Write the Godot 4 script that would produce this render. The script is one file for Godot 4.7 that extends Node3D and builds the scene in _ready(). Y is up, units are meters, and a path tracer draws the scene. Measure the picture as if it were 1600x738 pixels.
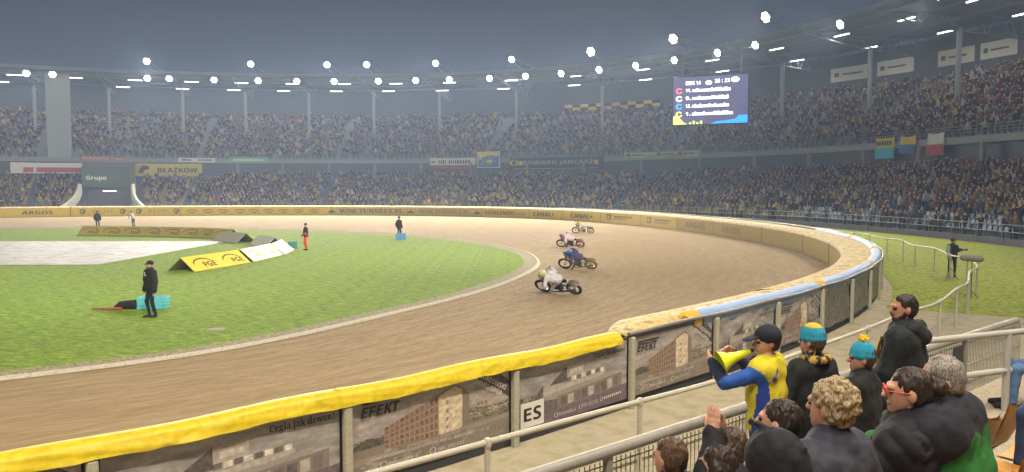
extends Node3D
# A speedway stadium at night, seen from the stand outside the bend. Metres; y up; the camera looks along -z.

var rng := RandomNumberGenerator.new()
var mats := {}
var fence_path: Track
var cols := {}
var wrinkle := FastNoiseLite.new()

# ------------------------------------------------------------------ helpers
class Track:
	# a curve on the ground, resampled every 0.25 m and smoothed; s is the length along it, o the offset to its outer side
	var p := PackedVector2Array()
	var n := PackedVector2Array()
	var length := 0.0
	func _init(ctrl: Array, smooth_m: float) -> void:
		var c: Array = ctrl.duplicate()
		c.push_front(c[0] * 2.0 - c[1])
		c.push_back(c[-1] * 2.0 - c[-2])
		var raw := PackedVector2Array()
		for i in range(1, c.size() - 2):
			for k in 24:
				var a: Vector2 = c[i]
				raw.append(a.cubic_interpolate(c[i + 1], c[i - 1], c[i + 2], k / 24.0))
		raw.append(c[c.size() - 2])
		for pass_no in 2:
			p = resample(raw)
			var w := int(smooth_m / 0.5)
			if w > 0:
				var q := PackedVector2Array()
				for i in p.size():
					var h: int = min(w, min(i, p.size() - 1 - i))
					var sum := Vector2.ZERO
					for k in range(-h, h + 1):
						sum += p[i + k]
					q.append(sum / (2 * h + 1))
				raw = q
		p = resample(raw)
		for i in p.size():
			var t: Vector2 = (p[min(i + 1, p.size() - 1)] - p[max(i - 1, 0)]).normalized()
			n.append(Vector2(-t.y, t.x))
		length = (p.size() - 1) * 0.25
	func resample(raw: PackedVector2Array) -> PackedVector2Array:
		var out := PackedVector2Array([raw[0]])
		var left := 0.25
		for i in raw.size() - 1:
			var a := raw[i]
			var b := raw[i + 1]
			var l := a.distance_to(b)
			var at_l := 0.0
			while l - at_l >= left:
				at_l += left
				out.append(a.lerp(b, at_l / l))
				left = 0.25
			left -= l - at_l
		return out
	func at(s: float, o := 0.0, h := 0.0) -> Vector3:
		var f: float = clamp(s / 0.25, 0.0, p.size() - 1.001)
		var i := int(f)
		var q := p[i].lerp(p[i + 1], f - i)
		var m := n[i].lerp(n[i + 1], f - i).normalized()
		return Vector3(q.x + m.x * o, h, q.y + m.y * o)
	func out(s: float) -> Vector3:
		var m := n[clampi(int(round(s / 0.25)), 0, n.size() - 1)]
		return Vector3(m.x, 0, m.y)
	func facing(s: float) -> Basis:
		# local x along the path as seen from inside (towards smaller s), z pointing to the inside
		var z := -out(s)
		return Basis(Vector3.UP.cross(z), Vector3.UP, z)

class MB:
	# collects triangles of one mesh; outside faces are given counter-clockwise here
	var v := PackedVector3Array()
	var nn := PackedVector3Array()
	var uv := PackedVector2Array()
	var c := PackedColorArray()
	var ix := PackedInt32Array()
	var tint := Color(1, 1, 1)
	func vert(a: Vector3, m: Vector3, t := Vector2.ZERO) -> int:
		v.append(a); nn.append(m); uv.append(t); c.append(tint)
		return v.size() - 1
	func tri_i(a: int, b: int, d: int) -> void:
		ix.append(a); ix.append(d); ix.append(b)
	func tri(a: Vector3, b: Vector3, d: Vector3) -> void:
		var m := (b - a).cross(d - a).normalized()
		tri_i(vert(a, m), vert(b, m), vert(d, m))
	func quad(a: Vector3, b: Vector3, d: Vector3, e: Vector3, t0 := Vector2(0, 1), t1 := Vector2(1, 0)) -> void:
		var m := (d - a).cross(e - b).normalized()
		var i := vert(a, m, Vector2(t0.x, t0.y))
		vert(b, m, Vector2(t1.x, t0.y)); vert(d, m, Vector2(t1.x, t1.y)); vert(e, m, Vector2(t0.x, t1.y))
		tri_i(i, i + 1, i + 2); tri_i(i, i + 2, i + 3)
	func box(at: Vector3, size: Vector3, b := Basis.IDENTITY, bevel := 0.0) -> void:
		var h := size * 0.5
		if bevel <= 0.0:
			for ax in 3:
				for sg in [-1.0, 1.0]:
					var z := Vector3.ZERO; z[ax] = sg
					var x := Vector3.ZERO; x[(ax + 1) % 3] = 1.0
					var y := z.cross(x)
					var o: Vector3 = z * h
					var xx: Vector3 = x * h
					var yy: Vector3 = y * h
					quad(at + b * (o - xx - yy), at + b * (o + xx - yy), at + b * (o + xx + yy), at + b * (o - xx + yy))
			return
		var r: float = min(bevel, min(h.x, min(h.y, h.z)) * 0.95)
		var k := h - Vector3(r, r, r)
		for ax in 3:
			for sg in [-1.0, 1.0]:
				var z := Vector3.ZERO; z[ax] = sg
				var x := Vector3.ZERO; x[(ax + 1) % 3] = 1.0
				var y := z.cross(x)
				var o: Vector3 = z * h
				var xx: Vector3 = x * k
				var yy: Vector3 = y * k
				quad(at + b * (o - xx - yy), at + b * (o + xx - yy), at + b * (o + xx + yy), at + b * (o - xx + yy))
		for ax in 3:
			var e := Vector3.ZERO; e[ax] = 1.0
			for sy in [-1.0, 1.0]:
				for sz in [-1.0, 1.0]:
					var y := Vector3.ZERO; y[(ax + 1) % 3] = sy
					var z := Vector3.ZERO; z[(ax + 2) % 3] = sz
					var a0: Vector3 = -e * k + y * h + z * k
					var a1: Vector3 = e * k + y * h + z * k
					var b0: Vector3 = -e * k + y * k + z * h
					var b1: Vector3 = e * k + y * k + z * h
					if sy * sz > 0:
						quad(at + b * a0, at + b * a1, at + b * b1, at + b * b0)
					else:
						quad(at + b * b0, at + b * b1, at + b * a1, at + b * a0)
		for sx in [-1.0, 1.0]:
			for sy in [-1.0, 1.0]:
				for sz in [-1.0, 1.0]:
					var q := Vector3(sx, sy, sz)
					var p0 := at + b * (q * Vector3(h.x, k.y, k.z))
					var p1 := at + b * (q * Vector3(k.x, h.y, k.z))
					var p2 := at + b * (q * Vector3(k.x, k.y, h.z))
					if sx * sy * sz > 0:
						tri(p0, p1, p2)
					else:
						tri(p0, p2, p1)
	func tube(pts: Array, r, sides := 8, caps := true) -> void:
		var up := Vector3.UP
		var base := v.size()
		var cnt := pts.size()
		for i in cnt:
			var t: Vector3 = (pts[min(i + 1, cnt - 1)] - pts[max(i - 1, 0)]).normalized()
			if abs(t.dot(up)) > 0.98:
				up = Vector3.RIGHT if abs(t.x) < 0.9 else Vector3.FORWARD
			var x := t.cross(up).normalized()
			var y := x.cross(t).normalized()
			up = y
			var rr: float = r[i] if r is Array else r
			for k in sides + 1:
				var a := TAU * k / sides
				var m := x * cos(a) + y * sin(a)
				vert(pts[i] + m * rr, m, Vector2(float(k) / sides, i))
		for i in cnt - 1:
			for k in sides:
				var a := base + i * (sides + 1) + k
				var b := a + sides + 1
				tri_i(a, b, b + 1); tri_i(a, b + 1, a + 1)
		if caps:
			for e in [0, cnt - 1]:
				var t: Vector3 = (pts[1] - pts[0]).normalized() * -1.0 if e == 0 else (pts[cnt - 1] - pts[cnt - 2]).normalized()
				var m0 := vert(pts[e], t)
				var first := v.size()
				for k in sides + 1:
					vert(v[base + e * (sides + 1) + k], t)
				for k in sides:
					if e == 0: tri_i(m0, first + k, first + k + 1)
					else: tri_i(m0, first + k + 1, first + k)
	func lathe(prof: Array, xf: Transform3D, sides := 20) -> void:
		# prof: Vector2(radius, height along local y), from bottom to top for outside faces
		var base := v.size()
		for i in prof.size():
			var t: Vector2 = prof[min(i + 1, prof.size() - 1)] - prof[max(i - 1, 0)]
			var m2 := Vector2(t.y, -t.x).normalized()
			for k in sides + 1:
				var a := TAU * k / sides
				var d := Vector3(cos(a), 0, -sin(a))
				vert(xf * (d * prof[i].x + Vector3.UP * prof[i].y), (xf.basis * (d * m2.x + Vector3.UP * m2.y)).normalized(), Vector2(float(k) / sides, float(i) / prof.size()))
		for i in prof.size() - 1:
			for k in sides:
				var a := base + i * (sides + 1) + k
				var b := a + sides + 1
				tri_i(a, a + 1, b + 1); tri_i(a, b + 1, b)
	func sheet(grid: Array, us: Array, vs: Array) -> void:
		# grid[i][j] positions, smooth
		var w: int = grid[0].size()
		var base := v.size()
		for i in grid.size():
			for j in w:
				var di: Vector3 = grid[min(i + 1, grid.size() - 1)][j] - grid[max(i - 1, 0)][j]
				var dj: Vector3 = grid[i][min(j + 1, w - 1)] - grid[i][max(j - 1, 0)]
				vert(grid[i][j], di.cross(dj).normalized(), Vector2(us[i], vs[j]))
		for i in grid.size() - 1:
			for j in w - 1:
				var a := base + i * w + j
				tri_i(a, a + w, a + w + 1); tri_i(a, a + w + 1, a + 1)
	func mesh(m: Material, colored := false) -> ArrayMesh:
		var am := ArrayMesh.new()
		if v.is_empty(): return am
		var arr := []
		arr.resize(Mesh.ARRAY_MAX)
		arr[Mesh.ARRAY_VERTEX] = v; arr[Mesh.ARRAY_NORMAL] = nn; arr[Mesh.ARRAY_TEX_UV] = uv; arr[Mesh.ARRAY_INDEX] = ix
		if colored: arr[Mesh.ARRAY_COLOR] = c
		am.add_surface_from_arrays(Mesh.PRIMITIVE_TRIANGLES, arr)
		am.surface_set_material(0, m)
		return am

var used := {}
func numbered(called: String) -> String:
	var k: int = used.get(called, 0)
	used[called] = k + 1
	return called if k == 0 else "%s_%03d" % [called, k]
func put(called: String, mesh: Mesh, parent: Node3D = null) -> MeshInstance3D:
	var o := MeshInstance3D.new()
	o.mesh = mesh
	if parent == null:
		o.name = numbered(called); add_child(o)
	else:
		o.name = called; parent.add_child(o, true)
	return o
func thing(called: String, label: String, category: String, at := Vector3.ZERO, turn := 0.0, group := "") -> Node3D:
	var o := Node3D.new()
	o.name = numbered(called); add_child(o)
	o.position = at; o.rotation.y = turn
	tag(o, label, category, group)
	return o
func tag(o: Node, label: String, category := "", group := "") -> void:
	o.set_meta("label", label)
	if category: o.set_meta("category", category)
	if group: o.set_meta("group", group)
func struct(o: Node) -> void:
	o.set_meta("kind", "structure")
func stuff(o: Node) -> void:
	o.set_meta("kind", "stuff")
func copy(src: Node3D, at: Vector3, turn: float, label := "") -> Node3D:
	var o: Node3D = src.duplicate()
	var base: String = src.name
	o.name = numbered(base); add_child(o)
	o.position = at; o.rotation.y = turn
	if label: o.set_meta("label", label)
	return o

func L(hex: String) -> Color:
	return Color(hex).srgb_to_linear()
func mat(key: String, hex: String, rough := 0.8, metal := 0.0) -> StandardMaterial3D:
	if mats.has(key): return mats[key]
	var m := StandardMaterial3D.new()
	m.albedo_color = Color(hex); m.roughness = rough; m.metallic = metal
	m.resource_name = key
	mats[key] = m
	return m
func noise_img(size: int, seed_no: int, freq: float, oct: int, ramp: Array, contrast := 1.0) -> Image:
	var f := FastNoiseLite.new()
	f.seed = seed_no; f.frequency = freq; f.fractal_octaves = oct; f.noise_type = FastNoiseLite.TYPE_SIMPLEX_SMOOTH
	var src := f.get_seamless_image(size, size)
	src.convert(Image.FORMAT_L8)
	var d := src.get_data()
	if ramp.is_empty(): return src
	var lut: Array = []
	for i in 256:
		var t: float = clamp((i / 255.0 - 0.5) * contrast + 0.5, 0.0, 1.0) * (ramp.size() - 1)
		var k: int = min(int(t), ramp.size() - 2)
		var a: Color = ramp[k]
		lut.append(a.lerp(ramp[k + 1], t - k))
	var out := PackedByteArray()
	out.resize(size * size * 3)
	for i in d.size():
		var cc: Color = lut[d[i]]
		out[i * 3] = cc.r8; out[i * 3 + 1] = cc.g8; out[i * 3 + 2] = cc.b8
	return Image.create_from_data(size, size, false, Image.FORMAT_RGB8, out)
func tex(img: Image) -> ImageTexture:
	return ImageTexture.create_from_image(img)
func noisy(key: String, ramp: Array, tile_m: Vector2, seed_no: int, freq := 0.02, oct := 5, rough := 0.9, relief := 0.0, uv_mode := "world", contrast := 1.5, size := 512) -> StandardMaterial3D:
	if mats.has(key): return mats[key]
	var m := StandardMaterial3D.new()
	m.resource_name = key
	var r := []
	for h in ramp: r.append(Color(h))
	m.albedo_texture = tex(noise_img(size, seed_no, freq, oct, r, contrast))
	m.roughness = rough
	if relief > 0.0:
		var b := noise_img(size, seed_no + 7, freq * 2.0, oct, [])
		b.bump_map_to_normal_map(relief * 10.0)
		m.normal_enabled = true
		m.normal_texture = tex(b)
	if uv_mode != "uv":
		m.uv1_triplanar = true
		m.uv1_world_triplanar = uv_mode == "world"
		m.uv1_scale = Vector3(1.0 / tile_m.x, 1.0 / tile_m.x, 1.0 / tile_m.y)
	else:
		m.uv1_scale = Vector3(1.0 / tile_m.x, 1.0 / tile_m.y, 1)
	mats[key] = m
	return m

func ribbon(b: MB, tr: Track, s0: float, s1: float, step: float, prof: Array, smooth := false, inner_left := true) -> void:
	# sweeps prof (Vector2(o, h)) along the track; uv = (s, length along the profile)
	var cnt: int = max(1, int(ceil(absf(s1 - s0) / step)))
	var vs := [0.0]
	for j in range(1, prof.size()): vs.append(vs[-1] + prof[j].distance_to(prof[j - 1]))
	if smooth:
		var grid := []
		var us := []
		for i in cnt + 1:
			var s: float = s0 + (s1 - s0) * i / cnt
			var row := []
			for q in prof: row.append(tr.at(s, q.x, q.y))
			grid.append(row); us.append(s)
		b.sheet(grid, us, vs)
		return
	for j in prof.size() - 1:
		for i in cnt:
			var sa: float = s0 + (s1 - s0) * i / cnt
			var sb: float = s0 + (s1 - s0) * (i + 1) / cnt
			b.quad(tr.at(sa, prof[j].x, prof[j].y), tr.at(sb, prof[j].x, prof[j].y), tr.at(sb, prof[j + 1].x, prof[j + 1].y), tr.at(sa, prof[j + 1].x, prof[j + 1].y), Vector2(sa, vs[j]), Vector2(sb, vs[j + 1]))

var fonts := {}
func font(kind: String) -> SystemFont:
	if fonts.has(kind): return fonts[kind]
	var f := SystemFont.new()
	if kind.begins_with("serif"): f.font_names = PackedStringArray(["Droid Serif"])
	else: f.font_names = PackedStringArray(["Droid Sans"])
	if kind.ends_with("bold"): f.font_weight = 700
	if kind.contains("italic"): f.font_italic = true
	fonts[kind] = f
	return f
func text_tris(txt: String, kind := "sans_bold") -> Array:
	# [triangles as Vector2, scaled to height 1 for capitals' full box, width]
	var t := TextMesh.new()
	t.text = txt; t.font = font(kind); t.font_size = 64; t.pixel_size = 0.01; t.depth = 0.0; t.curve_step = 3.0
	var arr := t.surface_get_arrays(0)
	var v: PackedVector3Array = arr[Mesh.ARRAY_VERTEX]
	var ix: PackedInt32Array = arr[Mesh.ARRAY_INDEX] if arr[Mesh.ARRAY_INDEX] != null else PackedInt32Array()
	var out := PackedVector2Array()
	var lo := Vector2(1e9, 1e9)
	var hi := Vector2(-1e9, -1e9)
	if ix.is_empty():
		for i in v.size(): ix.append(i)
	for i in ix:
		var q := Vector2(v[i].x, v[i].y)
		out.append(q); lo = lo.min(q); hi = hi.max(q)
	for i in out.size():
		out[i] = (out[i] - lo) / (hi - lo)
	return [out, (hi.x - lo.x) / max(hi.y - lo.y, 1e-5)]
func flat_text(b: MB, txt: String, kind: String, place: Callable) -> void:
	# place(u, v) with u, v in 0..1 over the text's box gives a point; faces run as the callable turns them
	var t: Array = text_tris(txt, kind)
	var q: PackedVector2Array = t[0]
	for i in range(0, q.size(), 3):
		var a := q[i]; var d := q[i + 1]; var e := q[i + 2]
		if (d - a).cross(e - a) < 0:
			var k := d; d = e; e = k
		b.tri(place.call(a.x, a.y), place.call(d.x, d.y), place.call(e.x, e.y))
func arc_strip(b: MB, pts: Array, width: float, place: Callable) -> void:
	# a flat stroke through pts (Vector2) drawn on a surface
	for i in pts.size() - 1:
		var a: Vector2 = pts[i]
		var d: Vector2 = pts[i + 1]
		var m := (d - a).orthogonal().normalized() * width * 0.5
		b.quad(place.call(a.x - m.x, a.y - m.y), place.call(a.x + m.x, a.y + m.y), place.call(d.x + m.x, d.y + m.y), place.call(d.x - m.x, d.y - m.y))
func disc(b: MB, c: Vector2, r: float, place: Callable, sides := 14) -> void:
	for i in sides:
		var a0 := TAU * i / sides
		var a1 := TAU * (i + 1) / sides
		b.tri(place.call(c.x, c.y), place.call(c.x + cos(a0) * r, c.y + sin(a0) * r), place.call(c.x + cos(a1) * r, c.y + sin(a1) * r))
func rect(b: MB, x0: float, y0: float, x1: float, y1: float, place: Callable, nx := 1) -> void:
	for i in nx:
		var a := lerpf(x0, x1, float(i) / nx)
		var d := lerpf(x0, x1, float(i + 1) / nx)
		b.quad(place.call(a, y0), place.call(d, y0), place.call(d, y1), place.call(a, y1))
func poly(b: MB, pts: Array, place: Callable) -> void:
	var p2 := PackedVector2Array(pts)
	var t := Geometry2D.triangulate_polygon(p2)
	for i in range(0, t.size(), 3):
		var a := p2[t[i]]; var d := p2[t[i + 1]]; var e := p2[t[i + 2]]
		if (d - a).cross(e - a) < 0:
			var k := d; d = e; e = k
		b.tri(place.call(a.x, a.y), place.call(d.x, d.y), place.call(e.x, e.y))

# ------------------------------------------------------------------ bodies as a smooth field, meshed as surface nets
func cap(a: Vector3, b: Vector3, ra: float, rb: float, col: Color, style := 0, k := 0.03) -> Array:
	return [0, a, b, ra, rb, col, style, k]
func ell(c: Vector3, r: Vector3, col: Color, style := 0, k := 0.02, bs := Basis.IDENTITY) -> Array:
	return [1, c, r, 0.0, 0.0, col, style, k, bs.inverse()]
func field_mesh(prims: Array, cell: float) -> Dictionary:
	var lo := Vector3(1e9, 1e9, 1e9)
	var hi := -lo
	for q in prims:
		if q[0] == 0:
			var m: float = max(q[3], q[4])
			lo = lo.min(q[1] - Vector3(m, m, m)).min(q[2] - Vector3(m, m, m))
			hi = hi.max(q[1] + Vector3(m, m, m)).max(q[2] + Vector3(m, m, m))
		else:
			var m: float = max(q[2].x, max(q[2].y, q[2].z))
			lo = lo.min(q[1] - Vector3(m, m, m)); hi = hi.max(q[1] + Vector3(m, m, m))
	lo -= Vector3.ONE * cell * 3.0
	hi += Vector3.ONE * cell * 3.0
	var nx := int((hi.x - lo.x) / cell) + 2
	var ny := int((hi.y - lo.y) / cell) + 2
	var nz := int((hi.z - lo.z) / cell) + 2
	var total := nx * ny * nz
	var F := PackedFloat32Array(); F.resize(total); F.fill(1000.0)
	var R := PackedFloat32Array(); R.resize(total); R.fill(1000.0)
	var I := PackedInt32Array(); I.resize(total)
	var sx := 1
	var sy := nx
	var sz := nx * ny
	for pi in prims.size():
		var q: Array = prims[pi]
		var kind: int = q[0]
		var a: Vector3 = q[1]
		var b: Vector3 = q[2]
		var ra: float = q[3]
		var rb: float = q[4]
		var kk: float = max(q[7], 0.001)
		var m := kk + cell * 2.0
		var bl: Vector3
		var bh: Vector3
		var ba := Vector3.ZERO
		var bb := 1.0
		var inv := Basis.IDENTITY
		var rmin := 1.0
		if kind == 0:
			var rm: float = max(ra, rb) + m
			bl = a.min(b) - Vector3(rm, rm, rm); bh = a.max(b) + Vector3(rm, rm, rm)
			ba = b - a
			bb = max(ba.length_squared(), 1e-8)
		else:
			inv = q[8]
			rmin = min(b.x, min(b.y, b.z))
			var rm: float = max(b.x, max(b.y, b.z)) + m
			bl = a - Vector3(rm, rm, rm); bh = a + Vector3(rm, rm, rm)
		var x0: int = max(0, int((bl.x - lo.x) / cell)); var x1: int = min(nx - 1, int((bh.x - lo.x) / cell) + 1)
		var y0: int = max(0, int((bl.y - lo.y) / cell)); var y1: int = min(ny - 1, int((bh.y - lo.y) / cell) + 1)
		var z0: int = max(0, int((bl.z - lo.z) / cell)); var z1: int = min(nz - 1, int((bh.z - lo.z) / cell) + 1)
		for z in range(z0, z1 + 1):
			for y in range(y0, y1 + 1):
				var idx := z * sz + y * sy + x0
				var pp := Vector3(lo.x + x0 * cell, lo.y + y * cell, lo.z + z * cell) - a
				for x in range(x0, x1 + 1):
					var d: float
					if kind == 0:
						var h := clampf(pp.dot(ba) / bb, 0.0, 1.0)
						d = (pp - ba * h).length() - ra - (rb - ra) * h
					else:
						var e := inv * pp / b
						var l := e.length()
						d = (l - 1.0) * rmin if l > 0.3 else -0.7 * rmin
						if l > 0.3:
							d = (l - 1.0) * l / maxf((e / b).length(), 1e-4)
					if d < m:
						if d < R[idx]:
							R[idx] = d; I[idx] = pi
						var f0 := F[idx]
						var hh := maxf(kk - absf(d - f0), 0.0)
						F[idx] = minf(d, f0) - hh * hh * 0.25 / kk
					idx += 1
					pp.x += cell
	var verts := PackedVector3Array()
	var ids := PackedInt32Array()
	var VI := PackedInt32Array(); VI.resize(total); VI.fill(-1)
	var lim := cell * 2.5
	var offs := PackedInt32Array([0, 1, sy, sy + 1, sz, sz + 1, sz + sy, sz + sy + 1])
	var ea := PackedInt32Array([0, 2, 4, 6, 0, 1, 4, 5, 0, 1, 2, 3])
	var eb := PackedInt32Array([1, 3, 5, 7, 2, 3, 6, 7, 4, 5, 6, 7])
	var cells := PackedInt32Array()
	var g := PackedFloat32Array(); g.resize(8)
	for z in nz - 1:
		for y in ny - 1:
			var idx := z * sz + y * sy
			for x in nx - 1:
				var f := F[idx]
				if f < lim and f > -lim:
					var neg := 0
					for k in 8:
						g[k] = F[idx + offs[k]]
						if g[k] < 0.0: neg += 1
					if neg > 0 and neg < 8:
						var sum := Vector3.ZERO
						var cnt := 0
						for e in 12:
							var fa := g[ea[e]]
							var fb := g[eb[e]]
							if (fa < 0.0) != (fb < 0.0):
								var t := fa / (fa - fb)
								var ia := ea[e]
								var q := Vector3(ia & 1, (ia >> 1) & 1, ia >> 2)
								if e < 4: q.x += t
								elif e < 8: q.y += t
								else: q.z += t
								sum += q; cnt += 1
						VI[idx] = verts.size()
						cells.append(idx)
						var o := sum / cnt
						verts.append(lo + (Vector3(x, y, z) + o) * cell)
						ids.append(I[idx + (1 if o.x > 0.5 else 0) + (sy if o.y > 0.5 else 0) + (sz if o.z > 0.5 else 0)])
				idx += 1
	var ix := PackedInt32Array()
	for idx in cells:
		var inside := F[idx] < 0.0
		for ax in 3:
			var st := sx if ax == 0 else (sy if ax == 1 else sz)
			if inside == (F[idx + st] < 0.0): continue
			var u := sy if ax == 0 else (sz if ax == 1 else sx)
			var w := sz if ax == 0 else (sx if ax == 1 else sy)
			if idx - u - w < 0: continue
			var a := VI[idx]; var b := VI[idx - u]; var c := VI[idx - u - w]; var d := VI[idx - w]
			if b < 0 or c < 0 or d < 0: continue
			if inside:
				ix.append_array(PackedInt32Array([a, c, b, a, d, c]))
			else:
				ix.append_array(PackedInt32Array([a, b, c, a, c, d]))
	var nn := normals_of(verts, ix)
	# cloth folds, quilting and strands move the surface a little along its normal
	var moved := false
	for i in verts.size():
		var q: Array = prims[ids[i]]
		var st: int = q[6]
		if st == 0: continue
		moved = true
		var p := verts[i]
		var d := 0.0
		if st == 1:
			d = wrinkle.get_noise_3d(p.x * 60.0, p.y * 38.0, p.z * 60.0) * 0.013 + wrinkle.get_noise_3d(p.x * 150.0 + 40.0, p.y * 110.0, p.z * 150.0) * 0.005
		elif st == 2:
			var along := 0.0
			if q[0] == 0:
				var ax: Vector3 = q[2] - q[1]
				along = (p - q[1]).dot(ax.normalized()) if absf(ax.y) > 0.4 * ax.length() else p.y
			else: along = p.y
			d = (absf(sin(along * PI / 0.085)) - 0.6) * 0.014 + wrinkle.get_noise_3d(p.x * 90.0, p.y * 90.0, p.z * 90.0) * 0.006
		elif st == 3:
			d = wrinkle.get_noise_3d(p.x * 420.0, p.y * 120.0, p.z * 420.0) * 0.006 + wrinkle.get_noise_3d(p.x * 130.0, p.y * 60.0, p.z * 130.0) * 0.008
		elif st == 4:
			d = wrinkle.get_noise_3d(p.x * 330.0, p.y * 330.0, p.z * 330.0) * 0.012 + wrinkle.get_noise_3d(p.x * 800.0, p.y * 800.0, p.z * 800.0) * 0.007
		elif st == 6:
			d = wrinkle.get_noise_3d(p.x * 170.0, p.y * 170.0, p.z * 170.0) * 0.014 + wrinkle.get_noise_3d(p.x * 520.0, p.y * 200.0, p.z * 520.0) * 0.006
		elif st == 5:
			var c: Vector3 = q[1]
			d = sin(atan2(p.x - c.x, p.z - c.z) * 26.0) * 0.003
		verts[i] = p + nn[i] * d
	if moved: nn = normals_of(verts, ix)
	return {"v": verts, "n": nn, "i": ix, "id": ids}
func normals_of(v: PackedVector3Array, ix: PackedInt32Array) -> PackedVector3Array:
	var nn := PackedVector3Array(); nn.resize(v.size())
	for i in range(0, ix.size(), 3):
		var a := ix[i]; var b := ix[i + 1]; var c := ix[i + 2]
		var m := (v[c] - v[a]).cross(v[b] - v[a])
		nn[a] += m; nn[b] += m; nn[c] += m
	for i in nn.size(): nn[i] = nn[i].normalized()
	return nn
func field_to_mesh(parts: Array, material: Material) -> ArrayMesh:
	# parts: [field, colours by primitive] pairs, joined into one surface
	var v := PackedVector3Array(); var n := PackedVector3Array(); var c := PackedColorArray(); var ix := PackedInt32Array()
	for q in parts:
		var f: Dictionary = q[0]
		var pal: Array = q[1]
		var base := v.size()
		v.append_array(f.v); n.append_array(f.n)
		for id in f.id: c.append(pal[id])
		for k in f.i: ix.append(k + base)
	var am := ArrayMesh.new()
	var arr := []
	arr.resize(Mesh.ARRAY_MAX)
	arr[Mesh.ARRAY_VERTEX] = v; arr[Mesh.ARRAY_NORMAL] = n; arr[Mesh.ARRAY_COLOR] = c; arr[Mesh.ARRAY_INDEX] = ix
	am.add_surface_from_arrays(Mesh.PRIMITIVE_TRIANGLES, arr)
	am.surface_set_material(0, material)
	return am
func colours(prims: Array) -> Array:
	var out := []
	for q in prims: out.append(q[5])
	return out
func solid(prims: Array, cell: float, material: Material) -> ArrayMesh:
	return field_to_mesh([[field_mesh(prims, cell), colours(prims)]], material)

func elbow(a: Vector3, c: Vector3, l1: float, l2: float, hint: Vector3) -> Vector3:
	var d := c - a
	var l: float = clamp(d.length(), absf(l1 - l2) + 0.01, l1 + l2 - 0.005)
	var ax := d.normalized()
	var x := (l1 * l1 - l2 * l2 + l * l) / (2.0 * l)
	var h := sqrt(maxf(l1 * l1 - x * x, 0.0))
	return a + ax * x + (hint - ax * hint.dot(ax)).normalized() * h
func hand_prims(out: Array, wrist: Vector3, dir: Vector3, palm: Vector3, side: float, curl: float, col: Color, sc := 1.0) -> void:
	# dir: towards the fingertips, palm: the way the palm faces, side: +1 when the thumb leaves towards dir x palm
	var f := dir.normalized()
	var p := (palm - f * palm.dot(f)).normalized()
	var t := f.cross(p) * side
	out.append(cap(wrist, wrist + f * 0.035 * sc, 0.026 * sc, 0.028 * sc, col, 0, 0.015))
	for k in 4:
		var w := (1.5 - k) * 0.019 * sc
		var root := wrist + f * 0.075 * sc + t * w
		out.append(cap(wrist + f * 0.02 * sc + t * w * 0.7, root, 0.015 * sc, 0.0125 * sc, col, 0, 0.012))
		var ln: float = [0.072, 0.08, 0.074, 0.058][k] * sc
		var ang: float = curl * (0.7 + 0.1 * k)
		var d := f
		var at := root
		for j in 3:
			d = (f * cos(ang * (j + 0.4)) + p * sin(ang * (j + 0.4))).normalized()
			var nx: Vector3 = at + d * ln * [0.44, 0.32, 0.24][j]
			out.append(cap(at, nx, (0.0098 - 0.0011 * j) * sc, (0.009 - 0.0011 * j) * sc, col, 0, 0.003))
			at = nx
	var t0 := wrist + f * 0.022 * sc + t * 0.022 * sc
	var t1 := t0 + (t * 0.75 + f * 0.7 + p * 0.25).normalized() * 0.042 * sc
	var t2 := t1 + (f * 0.95 + t * 0.3 + p * (0.2 + curl * 0.4)).normalized() * 0.036 * sc
	out.append(cap(t0, t1, 0.014 * sc, 0.0115 * sc, col, 0, 0.01))
	out.append(cap(t1, t2, 0.0112 * sc, 0.009 * sc, col, 0, 0.003))
func head_prims(c: Vector3, b: Basis, sc: float, skin: Color, beard := Color(0, 0, 0, 0)) -> Array:
	# c: centre of the head; local -z is the face
	var o := []
	var q := func(x: float, y: float, z: float) -> Vector3: return c + b * (Vector3(x, y, z) * sc)
	var lip := skin * Color(0.75, 0.5, 0.5)
	o.append(ell(q.call(0, 0.025, 0.012), Vector3(0.073, 0.092, 0.092) * sc, skin, 0, 0.02, b))
	o.append(ell(q.call(0, -0.035, -0.025), Vector3(0.058, 0.075, 0.062) * sc, skin, 0, 0.03, b))
	o.append(cap(q.call(0, -0.09, -0.062), q.call(0, -0.088, -0.064), 0.022 * sc, 0.02 * sc, beard if beard.a > 0 else skin, 0, 0.03))
	if beard.a > 0:
		for s in [-1.0, 1.0]:
			o.append(cap(q.call(s * 0.058, -0.03, 0.0), q.call(s * 0.03, -0.085, -0.055), 0.016 * sc, 0.022 * sc, beard, 0, 0.015))
		o.append(cap(q.call(-0.02, -0.045, -0.088), q.call(0.02, -0.045, -0.088), 0.008 * sc, 0.008 * sc, beard, 0, 0.006))
	o.append(cap(q.call(0, 0.018, -0.085), q.call(0, -0.022, -0.104), 0.009 * sc, 0.014 * sc, skin, 0, 0.012))
	o.append(cap(q.call(-0.035, 0.027, -0.078), q.call(0.035, 0.027, -0.078), 0.012 * sc, 0.012 * sc, skin, 0, 0.02))
	o.append(cap(q.call(-0.02, -0.058, -0.082), q.call(0.02, -0.058, -0.082), 0.007 * sc, 0.007 * sc, lip, 0, 0.006))
	for s in [-1.0, 1.0]:
		o.append(ell(q.call(s * 0.075, -0.005, 0.012), Vector3(0.012, 0.033, 0.02) * sc, skin, 0, 0.008, b * Basis(Vector3.UP, s * 0.35)))
		o.append(ell(q.call(s * 0.031, 0.006, -0.079), Vector3(0.014, 0.009, 0.009) * sc, L("2a2320"), 0, 0.001, b))
	return o

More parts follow.
